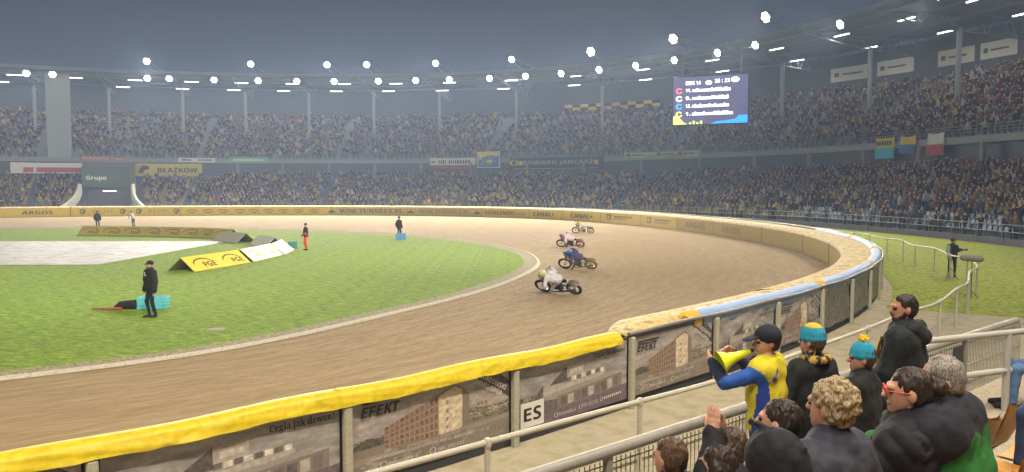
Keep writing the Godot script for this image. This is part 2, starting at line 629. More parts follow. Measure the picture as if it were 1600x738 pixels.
# ------------------------------------------------------------------ people
func skeleton(P: Dictionary) -> Dictionary:
	var s: float = P.get("h", 1.75) / 1.75
	var sit: bool = P.get("sit", false)
	var seat: float = P.get("seat", 0.45)
	var lean: float = P.get("lean", 0.0)
	var up := Vector3(P.get("tilt", 0.0), cos(lean), -sin(lean)).normalized()
	var hip := Vector3(0, seat + 0.11 * s, 0.08) if sit else Vector3(0, P.get("hip", 0.93) * s, 0)
	hip += P.get("hip_at", Vector3.ZERO)
	var twist := Basis(Vector3.UP, P.get("twist", 0.0))
	var neck := hip + up * 0.52 * s
	var hb := twist * Basis(Vector3.UP, P.get("head_yaw", 0.0)) * Basis(Vector3.RIGHT, -P.get("head_pitch", 0.0))
	var J := {"s": s, "hip": hip, "neck": neck, "up": up, "hb": hb, "twist": twist}
	J.head = neck + (up * 0.5 + Vector3.UP * 0.5).normalized() * 0.165 * s + hb * Vector3(0, 0, -0.012)
	J.belly = hip.lerp(neck, 0.45)
	for k in 2:
		var sg := -1.0 if k == 0 else 1.0
		var n: String = "lr"[k]
		var sh: Vector3 = neck - up * 0.075 * s + twist * Vector3(sg * 0.172 * s * P.get("wide", 1.0), 0, 0)
		var w: Vector3 = P.get("hand_" + n, sh + Vector3(sg * 0.07, -0.5, -0.06) * s)
		J["sh_" + n] = sh
		var e := elbow(sh, w, 0.285 * s, 0.265 * s, P.get("elbow_" + n, Vector3(sg * 0.5, -0.6, 0.6)))
		J["el_" + n] = e
		J["wr_" + n] = e + (w - e).normalized() * minf((w - e).length(), 0.265 * s)
		var hp := hip + Vector3(sg * 0.088 * s, 0, 0)
		var ft: Vector3 = P.get("foot_" + n, Vector3(sg * 0.1 * s, 0, -0.42 * s) if sit else Vector3(sg * 0.11 * s, 0, 0))
		var an := ft + Vector3(0, 0.085 * s, 0.04)
		J["hp_" + n] = hp; J["ft_" + n] = ft; J["an_" + n] = an
		J["kn_" + n] = elbow(hp, an, 0.435 * s, 0.425 * s, P.get("knee_" + n, Vector3(sg * 0.1, 0.2, -1)))
	return J
func body_prims(P: Dictionary, J: Dictionary) -> Array:
	var o := []
	var s: float = J.s
	var th: float = P.get("thick", 0.012)
	var top: Color = P.top
	var legs: Color = P.legs
	var shoe: Color = P.get("shoe", L("1c1c1e"))
	var skin: Color = P.skin
	var st: int = P.get("style", 1)
	var side: Color = P.get("side", top)
	var wd: float = P.get("wide", 1.0)
	var hip: Vector3 = J.hip
	var neck: Vector3 = J.neck
	var up: Vector3 = J.up
	var tw: Basis = J.twist
	var hem: Vector3 = hip - up * 0.02 * s
	o.append(cap(J.hp_l + up * 0.03, J.hp_r + up * 0.03, 0.105 * s, 0.105 * s, legs, 1, 0.05))
	for sg in [-1.0, 1.0]:
		var c: Color = side if sg < 0 else top
		o.append(cap(hem + Vector3(sg * 0.062 * s, 0.03, 0), J.belly + tw * Vector3(sg * 0.07 * s * wd, 0, 0.0), 0.108 * s + th, 0.108 * s + th, c, st, 0.06))
		o.append(cap(J.belly + tw * Vector3(sg * 0.07 * s * wd, 0, 0), neck - up * 0.13 * s + tw * Vector3(sg * 0.085 * s * wd, 0, 0.0), 0.108 * s + th, 0.1 * s + th, c, st, 0.06))
	var ysh := Vector3(0, 0.03 * s if P.has("yoke") else 0.0, 0)
	o.append(cap(J.sh_l + ysh + tw * Vector3(0.03, 0, 0), J.sh_r + ysh - tw * Vector3(0.03, 0, 0), 0.066 * s + th + (0.014 if P.has("yoke") else 0.0), 0.066 * s + th + (0.014 if P.has("yoke") else 0.0), P.get("yoke", top), st, 0.06))
	o.append(cap(neck - up * 0.07 * s, neck - up * 0.005 * s, 0.075 * s, 0.064 * s + th, P.get("yoke", top), st if st != 2 else 1, 0.05))
	if P.has("flank"):
		o.append(cap(hem + Vector3(-0.13 * s, -0.06, 0.02), J.belly + Vector3(-0.155 * s, 0.12, 0.03), 0.075 * s, 0.05 * s, P.flank, 0, 0.02))
		o.append(cap(neck - up * 0.12 * s + tw * Vector3(-0.12 * s, 0, 0.09), neck - up * 0.03 * s + tw * Vector3(-0.04 * s, 0, 0.06), 0.02, 0.018, P.flank, 0, 0.01))
	o.append(cap(neck - up * 0.02, J.head - up * 0.03, 0.054 * s, 0.052 * s, skin, 0, 0.02))
	for n in ["l", "r"]:
		var arm: Color = P.get("sleeve", top)
		o.append(cap(J["sh_" + n], J["el_" + n], 0.054 * s + th, 0.044 * s + th, P.get("upper_sleeve", arm), st, 0.03))
		o.append(cap(J["el_" + n], J["wr_" + n], 0.043 * s + th, 0.03 * s + th, arm, st, 0.02))
		if not P.get("fine_hands", false):
			var d: Vector3 = (J["wr_" + n] - J["el_" + n]).normalized()
			var hc: Color = P.get("glove", skin)
			o.append(cap(J["wr_" + n], J["wr_" + n] + d * 0.07 * s, 0.031 * s, 0.034 * s, hc, 0, 0.012))
			o.append(cap(J["wr_" + n] + d * 0.07 * s, J["wr_" + n] + d * 0.15 * s + Vector3(0, 0, -0.015), 0.03 * s, 0.018 * s, hc, 0, 0.012))
			var tside := d.cross(Vector3.FORWARD)
			if tside.length() < 0.2: tside = Vector3.RIGHT
			o.append(cap(J["wr_" + n] + d * 0.03 * s, J["wr_" + n] + d * 0.09 * s + tside.normalized() * (0.045 if n == "l" else -0.045) * s, 0.015 * s, 0.011 * s, hc, 0, 0.008))
		o.append(cap(J["hp_" + n], J["kn_" + n], 0.083 * s, 0.06 * s, legs, 1, 0.04))
		o.append(cap(J["kn_" + n], J["an_" + n], 0.06 * s, 0.042 * s, P.get("lower_leg", legs), 1, 0.03))
		var toe: Vector3 = P.get("toe", Vector3(0, 0, -1))
		o.append(cap(J["an_" + n] + Vector3(0, -0.035, 0.0) * s, J["ft_" + n] + toe * 0.13 * s + Vector3(0, 0.038, 0) * s, 0.046 * s, 0.036 * s, shoe, 0, 0.02))
	return o
func hair_prims(c: Vector3, b: Basis, sc: float, kind: String, col: Color) -> Array:
	var o := []
	var q := func(x: float, y: float, z: float) -> Vector3: return c + b * (Vector3(x, y, z) * sc)
	var st := 6 if kind == "curly" else 3
	var e := 0.009 if kind == "curly" else 0.0
	o.append(ell(q.call(0, 0.046, 0.024), Vector3(0.081 + e, 0.085 + e, 0.094 + e) * sc, col, st, 0.02, b))
	o.append(ell(q.call(0, -0.008, 0.05), Vector3(0.074 + e, 0.075 + e, 0.062 + e) * sc, col, st, 0.03, b))
	if kind == "bun":
		o.append(ell(q.call(0, 0.035, 0.142), Vector3(0.05, 0.046, 0.042) * sc, col, 3, 0.012, b))
	elif kind == "long":
		for s in [-1.0, 0.0, 1.0]:
			o.append(cap(q.call(s * 0.05, 0.0, 0.055), q.call(s * 0.062, -0.26, 0.085), 0.05 * sc, 0.03 * sc, col, 3, 0.04))
	elif kind == "quiff":
		o.append(cap(q.call(-0.03, 0.1, -0.06), q.call(0.03, 0.1, -0.06), 0.032 * sc, 0.032 * sc, col, 3, 0.03))
	return o
func cap_hat(c: Vector3, b: Basis, sc: float, col: Color, brim: Color, front := true) -> Array:
	var o := []
	var q := func(x: float, y: float, z: float) -> Vector3: return c + b * (Vector3(x, y, z) * sc)
	o.append(ell(q.call(0, 0.055, 0.012), Vector3(0.09, 0.082, 0.105) * sc, col, 0, 0.02, b))
	o.append(cap(q.call(-0.03, 0.048, 0.03), q.call(0.03, 0.048, 0.03), 0.075 * sc, 0.075 * sc, col, 0, 0.02))
	o.append(ell(q.call(0, 0.132, 0.01), Vector3(0.012, 0.01, 0.012) * sc, col, 0, 0.005, b))
	if front: o.append(ell(q.call(0, 0.04, -0.125), Vector3(0.07, 0.009, 0.07) * sc, brim, 0, 0.01, b * Basis(Vector3.RIGHT, -0.2)))
	return o
func beanie(c: Vector3, b: Basis, sc: float, col: Color, top: Color, pom: Color, pom_r: float) -> Array:
	var o := []
	var q := func(x: float, y: float, z: float) -> Vector3: return c + b * (Vector3(x, y, z) * sc)
	o.append(ell(q.call(0, 0.05, 0.012), Vector3(0.088, 0.1, 0.102) * sc, col, 5, 0.02, b))
	o.append(ell(q.call(0, 0.03, 0.012), Vector3(0.093, 0.045, 0.107) * sc, col, 5, 0.01, b))
	o.append(ell(q.call(0, 0.118, 0.014), Vector3(0.062, 0.038, 0.07) * sc, top, 0, 0.012, b))
	if pom_r > 0: o.append(ell(q.call(0, 0.165, 0.015), Vector3.ONE * pom_r * sc, pom, 4, 0.004, b))
	return o

var cloth_mat: StandardMaterial3D
var hair_mat: StandardMaterial3D
var gloss_mat: StandardMaterial3D
func person(label: String, at: Vector3, turn: float, P: Dictionary, group := "") -> Node3D:
	var t := thing("person", label, "person", at, turn, group)
	var J := skeleton(P)
	var prims := body_prims(P, J)
	var cell: float = P.get("cell", 0.014)
	var hs: float = P.get("head_size", 1.0) * lerpf(J.s, 1.0, 0.55)
	var hp := head_prims(J.head, J.hb, hs, P.skin, P.get("beard", Color(0, 0, 0, 0)))
	var parts := [[field_mesh(prims, cell), colours(prims)], [field_mesh(hp, minf(cell * 0.45, 0.009)), colours(hp)]]
	if P.get("fine_hands", false):
		for n in ["l", "r"]:
			var hd := []
			var d: Vector3 = P.get("fingers_" + n, (J["wr_" + n] - J["el_" + n]).normalized())
			hand_prims(hd, J["wr_" + n], d, P.get("palm_" + n, Vector3(0, 0, -1)), P.get("thumb_" + n, 1.0), P.get("curl", 0.3), P.skin, J.s)
			hd.append(cap(J["wr_" + n], J["wr_" + n] - (J["wr_" + n] - J["el_" + n]).normalized() * 0.05, 0.026 * J.s, 0.03 * J.s, P.skin, 0, 0.01))
			parts.append([field_mesh(hd, 0.0042), colours(hd)])
	put("body", field_to_mesh(parts, cloth_mat), t)
	var fine: float = minf(cell * 0.45, 0.01)
	if P.has("hair"):
		put("hair", solid(hair_prims(J.head, J.hb, hs, P.hair, P.hair_col), fine, hair_mat), t)
	if P.has("cap"):
		put("cap", solid(cap_hat(J.head, J.hb, hs, P.cap, P.get("brim", P.cap)), fine, cloth_mat), t)
	if P.has("beanie"):
		put("knitted_hat", solid(beanie(J.head, J.hb, hs, P.beanie, P.get("beanie_top", P.beanie), P.get("pom", P.beanie), P.get("pom_r", 0.0)), fine, cloth_mat), t)
	t_joints = J
	return t
var t_joints := {}

# ------------------------------------------------------------------ riders and their motorcycles
func wheel(parent: Node3D, c: Vector3, r: float, w: float, key: String) -> void:
	var o := Node3D.new()
	o.name = "wheel"; parent.add_child(o, true)
	o.position = c
	var xf := Transform3D(Basis(Vector3.RIGHT, PI / 2), Vector3.ZERO)
	var b := MB.new()
	b.lathe([Vector2(r - 0.075, -w * 0.4), Vector2(r - 0.03, -w * 0.5), Vector2(r - 0.006, -w * 0.3), Vector2(r, 0), Vector2(r - 0.006, w * 0.3), Vector2(r - 0.03, w * 0.5), Vector2(r - 0.075, w * 0.4), Vector2(r - 0.075, -w * 0.4)], xf, 28)
	for k in 36:
		var a := TAU * k / 36
		var d := Vector3(cos(a), sin(a), 0)
		b.box(d * (r + 0.002), Vector3(0.02, 0.024, w * 0.6), Basis(d, Vector3(-d.y, d.x, 0), Vector3.BACK))
	put("tyre", b.mesh(mat("tyre rubber", "2b2622", 0.95)), o)
	b = MB.new()
	b.lathe([Vector2(r - 0.1, -w * 0.3), Vector2(r - 0.074, -w * 0.38), Vector2(r - 0.074, w * 0.38), Vector2(r - 0.1, w * 0.3), Vector2(r - 0.1, -w * 0.3)], xf, 28)
	put("rim", b.mesh(mat(key + " rim", "b9a23a" if key == "gold" else "8d8f92", 0.35, 0.8)), o)
	b = MB.new()
	b.lathe([Vector2(0.0, -0.06), Vector2(0.045, -0.06), Vector2(0.03, 0), Vector2(0.045, 0.06), Vector2(0.0, 0.06)], xf, 12)
	for k in 24:
		var a := TAU * k / 24
		var d := Vector3(cos(a), sin(a), 0)
		b.tube([d * 0.035 + Vector3(0, 0, 0.045 if k % 2 else -0.045), d.rotated(Vector3.BACK, 0.25) * (r - 0.09)], 0.003, 4, false)
	put("spokes", b.mesh(mat("spoke steel", "9a9a9a", 0.35, 0.8)), o)
func motorcycle(label: String, at: Vector3, turn: float, lean: float, cover: String, rim_key: String) -> Node3D:
	# built heading +x, wheels on y = 0, then leaned about its own long axis
	var t := thing("speedway_motorcycle", label, "motorcycle", at, turn)
	t.basis = Basis(Vector3.UP, turn) * Basis(Vector3.RIGHT, lean)
	t.set_meta("group", "racing motorcycles on the dirt track")
	wheel(t, Vector3(0.66, 0.34, 0), 0.34, 0.07, rim_key)
	wheel(t, Vector3(-0.66, 0.31, 0), 0.31, 0.1, rim_key)
	var steel := mat("chromed steel", "a8a8aa", 0.25, 0.9)
	var dark := mat("dark engine metal", "4a4744", 0.45, 0.7)
	var fair := mat("fairing " + cover, cover, 0.4)
	var b := MB.new()
	for z in [-0.05, 0.05]:
		b.tube([Vector3(-0.66, 0.31, z * 2.0), Vector3(-0.25, 0.34, z), Vector3(-0.2, 0.7, z * 0.6), Vector3(0.4, 0.86, 0)], 0.016, 8)
		b.tube([Vector3(-0.66, 0.31, z * 2.0), Vector3(-0.2, 0.68, z * 0.8)], 0.012, 8)
		b.tube([Vector3(-0.25, 0.34, z), Vector3(0.2, 0.3, z), Vector3(0.42, 0.8, 0)], 0.016, 8)
	put("frame", b.mesh(steel), t)
	b = MB.new()
	for z in [-0.065, 0.065]:
		b.tube([Vector3(0.66, 0.34, z), Vector3(0.56, 0.62, z), Vector3(0.46, 0.94, z)], [0.016, 0.02, 0.022], 8)
	b.box(Vector3(0.47, 0.9, 0), Vector3(0.06, 0.03, 0.17), Basis.IDENTITY, 0.01)
	put("fork", b.mesh(steel), t)
	b = MB.new()
	b.tube([Vector3(0.2, 1.0, -0.4), Vector3(0.36, 1.05, -0.3), Vector3(0.45, 0.98, -0.1), Vector3(0.45, 0.98, 0.1), Vector3(0.36, 1.05, 0.3), Vector3(0.2, 1.0, 0.4)], 0.013, 8)
	put("handlebar", b.mesh(dark), t)
	b = MB.new()
	b.box(Vector3(0.0, 0.34, 0), Vector3(0.34, 0.2, 0.2), Basis.IDENTITY, 0.04)
	for k in 6: b.box(Vector3(0.06, 0.47 + k * 0.03, 0), Vector3(0.2, 0.014, 0.17), Basis(Vector3.BACK, 0.1), 0.005)
	b.lathe([Vector2(0.0, -0.13), Vector2(0.11, -0.12), Vector2(0.11, 0.12), Vector2(0.0, 0.13)], Transform3D(Basis(Vector3.RIGHT, PI / 2), Vector3(-0.12, 0.34, 0)), 16)
	put("engine", b.mesh(dark), t)
	b = MB.new()
	b.tube([Vector3(0.12, 0.5, -0.1), Vector3(0.28, 0.42, -0.13), Vector3(0.2, 0.24, -0.15), Vector3(-0.1, 0.26, -0.16), Vector3(-0.55, 0.36, -0.17), Vector3(-0.82, 0.42, -0.17)], [0.024, 0.024, 0.026, 0.03, 0.045, 0.042], 10)
	put("exhaust", b.mesh(mat("exhaust steel", "77706a", 0.3, 0.85)), t)
	put("fuel_tank", solid([cap(Vector3(0.34, 0.84, 0), Vector3(0.02, 0.78, 0), 0.085, 0.09, L(cover), 0), cap(Vector3(0.36, 0.78, 0), Vector3(0.1, 0.7, 0), 0.07, 0.07, L(cover), 0)], 0.02, gloss_mat), t)
	put("seat", solid([cap(Vector3(-0.05, 0.76, 0), Vector3(-0.42, 0.72, 0), 0.06, 0.07, L("1d1b1b"), 0)], 0.02, cloth_mat), t)
	b = MB.new()
	var g := []
	for i in 9:
		var a := 0.35 + 2.0 * i / 8.0
		var row := []
		for k in 5:
			var z := (k - 2) * 0.055
			row.append(Vector3(-0.66 + cos(a) * 0.39, 0.31 + sin(a) * (0.39 - z * z * 1.5), z))
		g.append(row)
	b.sheet(g, range(9), range(5))
	put("rear_mudguard", b.mesh(fair), t)
	b = MB.new()
	var fp := []
	for q in [Vector2(0.52, 0.62), Vector2(0.6, 0.98), Vector2(0.5, 1.12)]:
		fp.append([Vector3(q.x - 0.03, q.y, -0.13), Vector3(q.x + 0.02, q.y, -0.06), Vector3(q.x + 0.03, q.y, 0), Vector3(q.x + 0.02, q.y, 0.06), Vector3(q.x - 0.03, q.y, 0.13)])
	b.sheet(fp, range(3), range(5))
	put("front_plate", b.mesh(fair), t)
	return t
func rider(label: String, moto: Node3D, P: Dictionary, helmet: Color, visor_top: Color) -> Node3D:
	# sits on the motorcycle in its own axes (heading +x): hips back on the seat, hands on the bar, inner leg out
	var t := thing("person", label, "person", Vector3.ZERO, 0.0, "racing riders on the dirt track")
	t.transform = moto.transform
	var lift: float = 0.0
	var B := Basis(Vector3.UP, -PI / 2)   # rider faces -z in its own frame; turn to +x
	var inv := B.inverse()
	P.h = 1.72
	P.hip_at = Vector3(-0.06, 0.86 - 0.93 * (1.72 / 1.75), 0.2)
	P.lean = 0.95
	P.tilt = -0.22
	P.hand_r = inv * Vector3(0.2, 1.0, 0.36); P.hand_l = inv * Vector3(0.2, 1.02, -0.36)
	P.elbow_l = Vector3(-1, 0.1, 0.3); P.elbow_r = Vector3(1, -0.5, 0.3)
	P.foot_r = inv * Vector3(0.02, 0.26, 0.2); P.foot_l = inv * Vector3(0.34, 0.16, -0.42)
	P.knee_l = Vector3(-0.6, 0.6, -0.6); P.knee_r = Vector3(0.4, 0.3, -1)
	P.head_pitch = 0.15; P.head_yaw = 0.35
	P.glove = L("2a2a2c"); P.shoe = P.get("shoe", L("d0c8c0"))
	var J := skeleton(P)
	var prims := body_prims(P, J)
	var f := field_mesh(prims, 0.02)
	var body := put("body", field_to_mesh([[f, colours(prims)]], cloth_mat), t)
	body.basis = B
	var hb: Basis = J.hb
	var hd: Vector3 = J.head
	var hp := [ell(hd + hb * Vector3(0, 0.02, 0.01), Vector3(0.13, 0.14, 0.155), helmet, 0, 0.02, hb), cap(hd + hb * Vector3(-0.05, -0.08, -0.1), hd + hb * Vector3(0.05, -0.08, -0.1), 0.06, 0.06, helmet, 0, 0.04),
		ell(hd + hb * Vector3(0, 0.1, -0.19), Vector3(0.09, 0.012, 0.1), visor_top, 0, 0.01, hb), ell(hd + hb * Vector3(0, 0.01, -0.1), Vector3(0.1, 0.045, 0.07), L("14151a"), 0, 0.004, hb)]
	var he := put("helmet", solid(hp, 0.013, gloss_mat), t)
	he.basis = B
	return t

# ------------------------------------------------------------------ the crowd
var crowd_mesh := []   # [pose][palette]
var palettes := []
var pose_words := ["standing upright", "with both arms raised", "sitting", "holding a hand up", "clapping"]
func make_crowd() -> void:
	palettes = [
		["dark navy jacket", "1f2430", "22242c", "2a201a"], ["black jacket", "17181b", "26282e", "3a2c20"], ["yellow shirt", "b0962a", "24262c", "2b221c"], ["grey hooded top", "55565a", "2a2d36", "4a3826"],
		["blue jacket", "34548c", "23262e", "2e241c"], ["white shirt", "a8a49c", "33384a", "5a4630"], ["brown jacket", "6e543f", "2b2b30", "241c18"], ["yellow scarf and black jacket", "1d1d20", "1f2026", "d0b030"],
		["maroon jacket", "5d2b33", "26262c", "32271e"], ["khaki jacket", "6c6a4a", "2f3038", "3f3122"], ["orange vest", "b0502a", "23242a", "2b2420"], ["light grey jacket", "96979c", "2b2f3c", "6b5236"]]
	var skins := [L("c99a7c"), L("d8ab8c"), L("b98868"), L("cfa080")]
	var poses := [
		{}, {"hand_l": Vector3(-0.28, 1.95, -0.15), "hand_r": Vector3(0.26, 1.9, -0.18), "elbow_l": Vector3(-1, 0, 0), "elbow_r": Vector3(1, 0, 0)},
		{"sit": true, "hand_l": Vector3(-0.12, 0.65, -0.3), "hand_r": Vector3(0.12, 0.65, -0.3), "lean": 0.12},
		{"hand_r": Vector3(0.24, 1.75, -0.25), "elbow_r": Vector3(1, -0.4, 0)},
		{"hand_l": Vector3(-0.03, 1.3, -0.33), "hand_r": Vector3(0.03, 1.32, -0.33), "elbow_l": Vector3(-1, -0.6, 0.1), "elbow_r": Vector3(1, -0.6, 0.1)}]
	for k in poses.size():
		var P: Dictionary = poses[k]
		P.merge({"h": 1.72, "top": Color(1, 0, 0), "legs": Color(0, 1, 0), "skin": Color(0, 0, 1), "shoe": Color(0, 0, 0), "style": 1, "thick": 0.025})
		var J := skeleton(P)
		var prims := body_prims(P, J)
		var hc: Vector3 = J.head
		prims.append(ell(hc + Vector3(0, -0.01, -0.015), Vector3(0.075, 0.11, 0.09), Color(0, 0, 1), 0, 0.02))
		prims.append(ell(hc + Vector3(0, 0.035, 0.03), Vector3(0.085, 0.095, 0.09), Color(1, 1, 0), 0, 0.01))
		prims.append(cap(hc + Vector3(0, -0.15, 0.04), hc + Vector3(0, -0.16, -0.05), 0.075, 0.07, Color(0, 1, 1), 0, 0.03))
		var f := field_mesh(prims, 0.038)
		var row := []
		for j in palettes.size():
			var pal: Array = palettes[j]
			var cc := []
			for q in prims:
				var id: Color = q[5]
				if id == Color(1, 0, 0): cc.append(L(pal[1]))
				elif id == Color(0, 1, 0): cc.append(L(pal[2]))
				elif id == Color(0, 0, 1): cc.append(skins[j % 4])
				elif id == Color(1, 1, 0): cc.append(L(pal[3]) if j != 7 else L("1a1614"))
				elif id == Color(0, 1, 1): cc.append(L("d9b82a") if j in [7, 2, 0] else L(pal[1]))
				else: cc.append(L("1a1a1c"))
			row.append(field_to_mesh([[f, cc]], cloth_mat))
		crowd_mesh.append(row)

# ------------------------------------------------------------------ the scene
const FENCE := [[-45, 20], [-24, 7], [-12, -1.8], [-5.02, -7.38], [-1.94, -10.1], [2.04, -13.9], [5.7, -17.6], [9.8, -22.2], [14.3, -29.4], [17.4, -37], [19.2, -45], [19.8, -53], [19.0, -63.5], [16.6, -75], [11.8, -88], [3.8, -99.5], [-7, -107], [-18.3, -110.3], [-32, -111.3], [-45.8, -110], [-61, -106.5], [-78, -99], [-95, -88]]
const KERB := [[-60, 8], [-40, 0], [-22, -9.2], [-10.85, -16.0], [-8.8, -17.4], [-6.63, -19.6], [-4.05, -24.0], [-1.01, -30.0], [0.93, -36.6], [1.59, -42.3], [0.6, -49.5], [-2.93, -57.5], [-8.6, -64.7], [-16.5, -70.2], [-25.5, -73.8], [-38, -75.9], [-51, -75.6], [-66, -72.5], [-85, -66]]
const RAIL := [[-18, 5.5], [-8, -2.5], [-1.42, -7.91], [1.59, -10.44], [3.51, -12.0], [8.53, -17.19], [11.82, -20.7], [14.86, -24.9], [17.6, -29], [19.35, -33.3], [21.73, -43.36], [22.3, -50], [22.0, -60], [20.4, -70]]
const ALONG := Vector3(0.767, 0, -0.641)    # along the near stand
const AHEAD := Vector3(-0.641, 0, -0.767)   # from the near stand towards the track
func track_of(list: Array, smooth_m: float) -> Track:
	var c := []
	for q in list: c.append(Vector2(q[0], q[1]))
	return Track.new(c, smooth_m)
func stand(s: float, n: float, h: float) -> Vector3:
	return ALONG * s + AHEAD * n + Vector3(0, h, 0)

func _ready() -> void:
	var t0 := Time.get_ticks_msec()
	rng.seed = 20240512
	wrinkle.seed = 5; wrinkle.frequency = 0.1; wrinkle.fractal_octaves = 2
	# --- camera, sky, haze, exposure
	var cam := Camera3D.new()
	cam.name = "camera"
	cam.position = Vector3(0, 4.1, 0)
	cam.rotation.x = -atan(77.0 / 1200.0)
	cam.fov = rad_to_deg(2.0 * atan(369.0 / 1200.0))
	cam.near = 0.1; cam.far = 900.0
	add_child(cam)
	var env := Environment.new()
	var sky := Sky.new()
	var sm := ProceduralSkyMaterial.new()
	sm.sky_top_color = Color("2c3646"); sm.sky_horizon_color = Color("4b5767"); sm.sky_curve = 0.25
	sm.ground_bottom_color = Color("15171a"); sm.ground_horizon_color = Color("3a4048")
	sm.sun_angle_max = 1.0
	sky.sky_material = sm
	env.background_mode = Environment.BG_SKY
	env.sky = sky
	env.background_energy_multiplier = 0.5
	env.tonemap_mode = Environment.TONE_MAPPER_LINEAR
	env.tonemap_exposure = 1.12
	env.fog_enabled = true
	env.fog_density = 0.0014
	env.fog_light_color = Color("b4cbf2")
	env.volumetric_fog_enabled = true
	env.volumetric_fog_density = 0.0
	env.sdfgi_enabled = true; env.ssao_enabled = true; env.ssil_enabled = true
	var we := WorldEnvironment.new()
	we.name = "environment"; we.environment = env
	add_child(we)
	cloth_mat = StandardMaterial3D.new(); cloth_mat.vertex_color_use_as_albedo = true; cloth_mat.roughness = 0.85; cloth_mat.resource_name = "cloth and skin"
	hair_mat = StandardMaterial3D.new(); hair_mat.vertex_color_use_as_albedo = true; hair_mat.roughness = 0.6; hair_mat.resource_name = "hair"
	var weave := noise_img(256, 201, 0.05, 5, [Color(0.9, 0.9, 0.9), Color(1, 1, 1)], 1.2)
	cloth_mat.albedo_texture = tex(weave)
	cloth_mat.uv1_triplanar = true; cloth_mat.uv1_scale = Vector3(4, 3, 4)
	var strands := noise_img(256, 202, 0.04, 5, [Color(0.35, 0.33, 0.3), Color(0.75, 0.74, 0.73), Color(1, 1, 1)], 1.9)
	hair_mat.albedo_texture = tex(strands)
	hair_mat.uv1_triplanar = true; hair_mat.uv1_scale = Vector3(16, 4, 16)
	gloss_mat = StandardMaterial3D.new(); gloss_mat.vertex_color_use_as_albedo = true; gloss_mat.roughness = 0.3; gloss_mat.resource_name = "painted shell"
	fence_path = track_of(FENCE, 9.0)
	build_ground()
	print("ground ", Time.get_ticks_msec() - t0)
	build_stands()
	build_lights()
	build_fence()
	print("structure ", Time.get_ticks_msec() - t0)
	build_banners()
	make_crowd()
	build_crowd()
	print("crowd ", Time.get_ticks_msec() - t0)
	build_infield()
	build_race()
	print("race ", Time.get_ticks_msec() - t0)
	build_near()
	print("near ", Time.get_ticks_msec() - t0)
	build_people()
	print("people ", Time.get_ticks_msec() - t0)

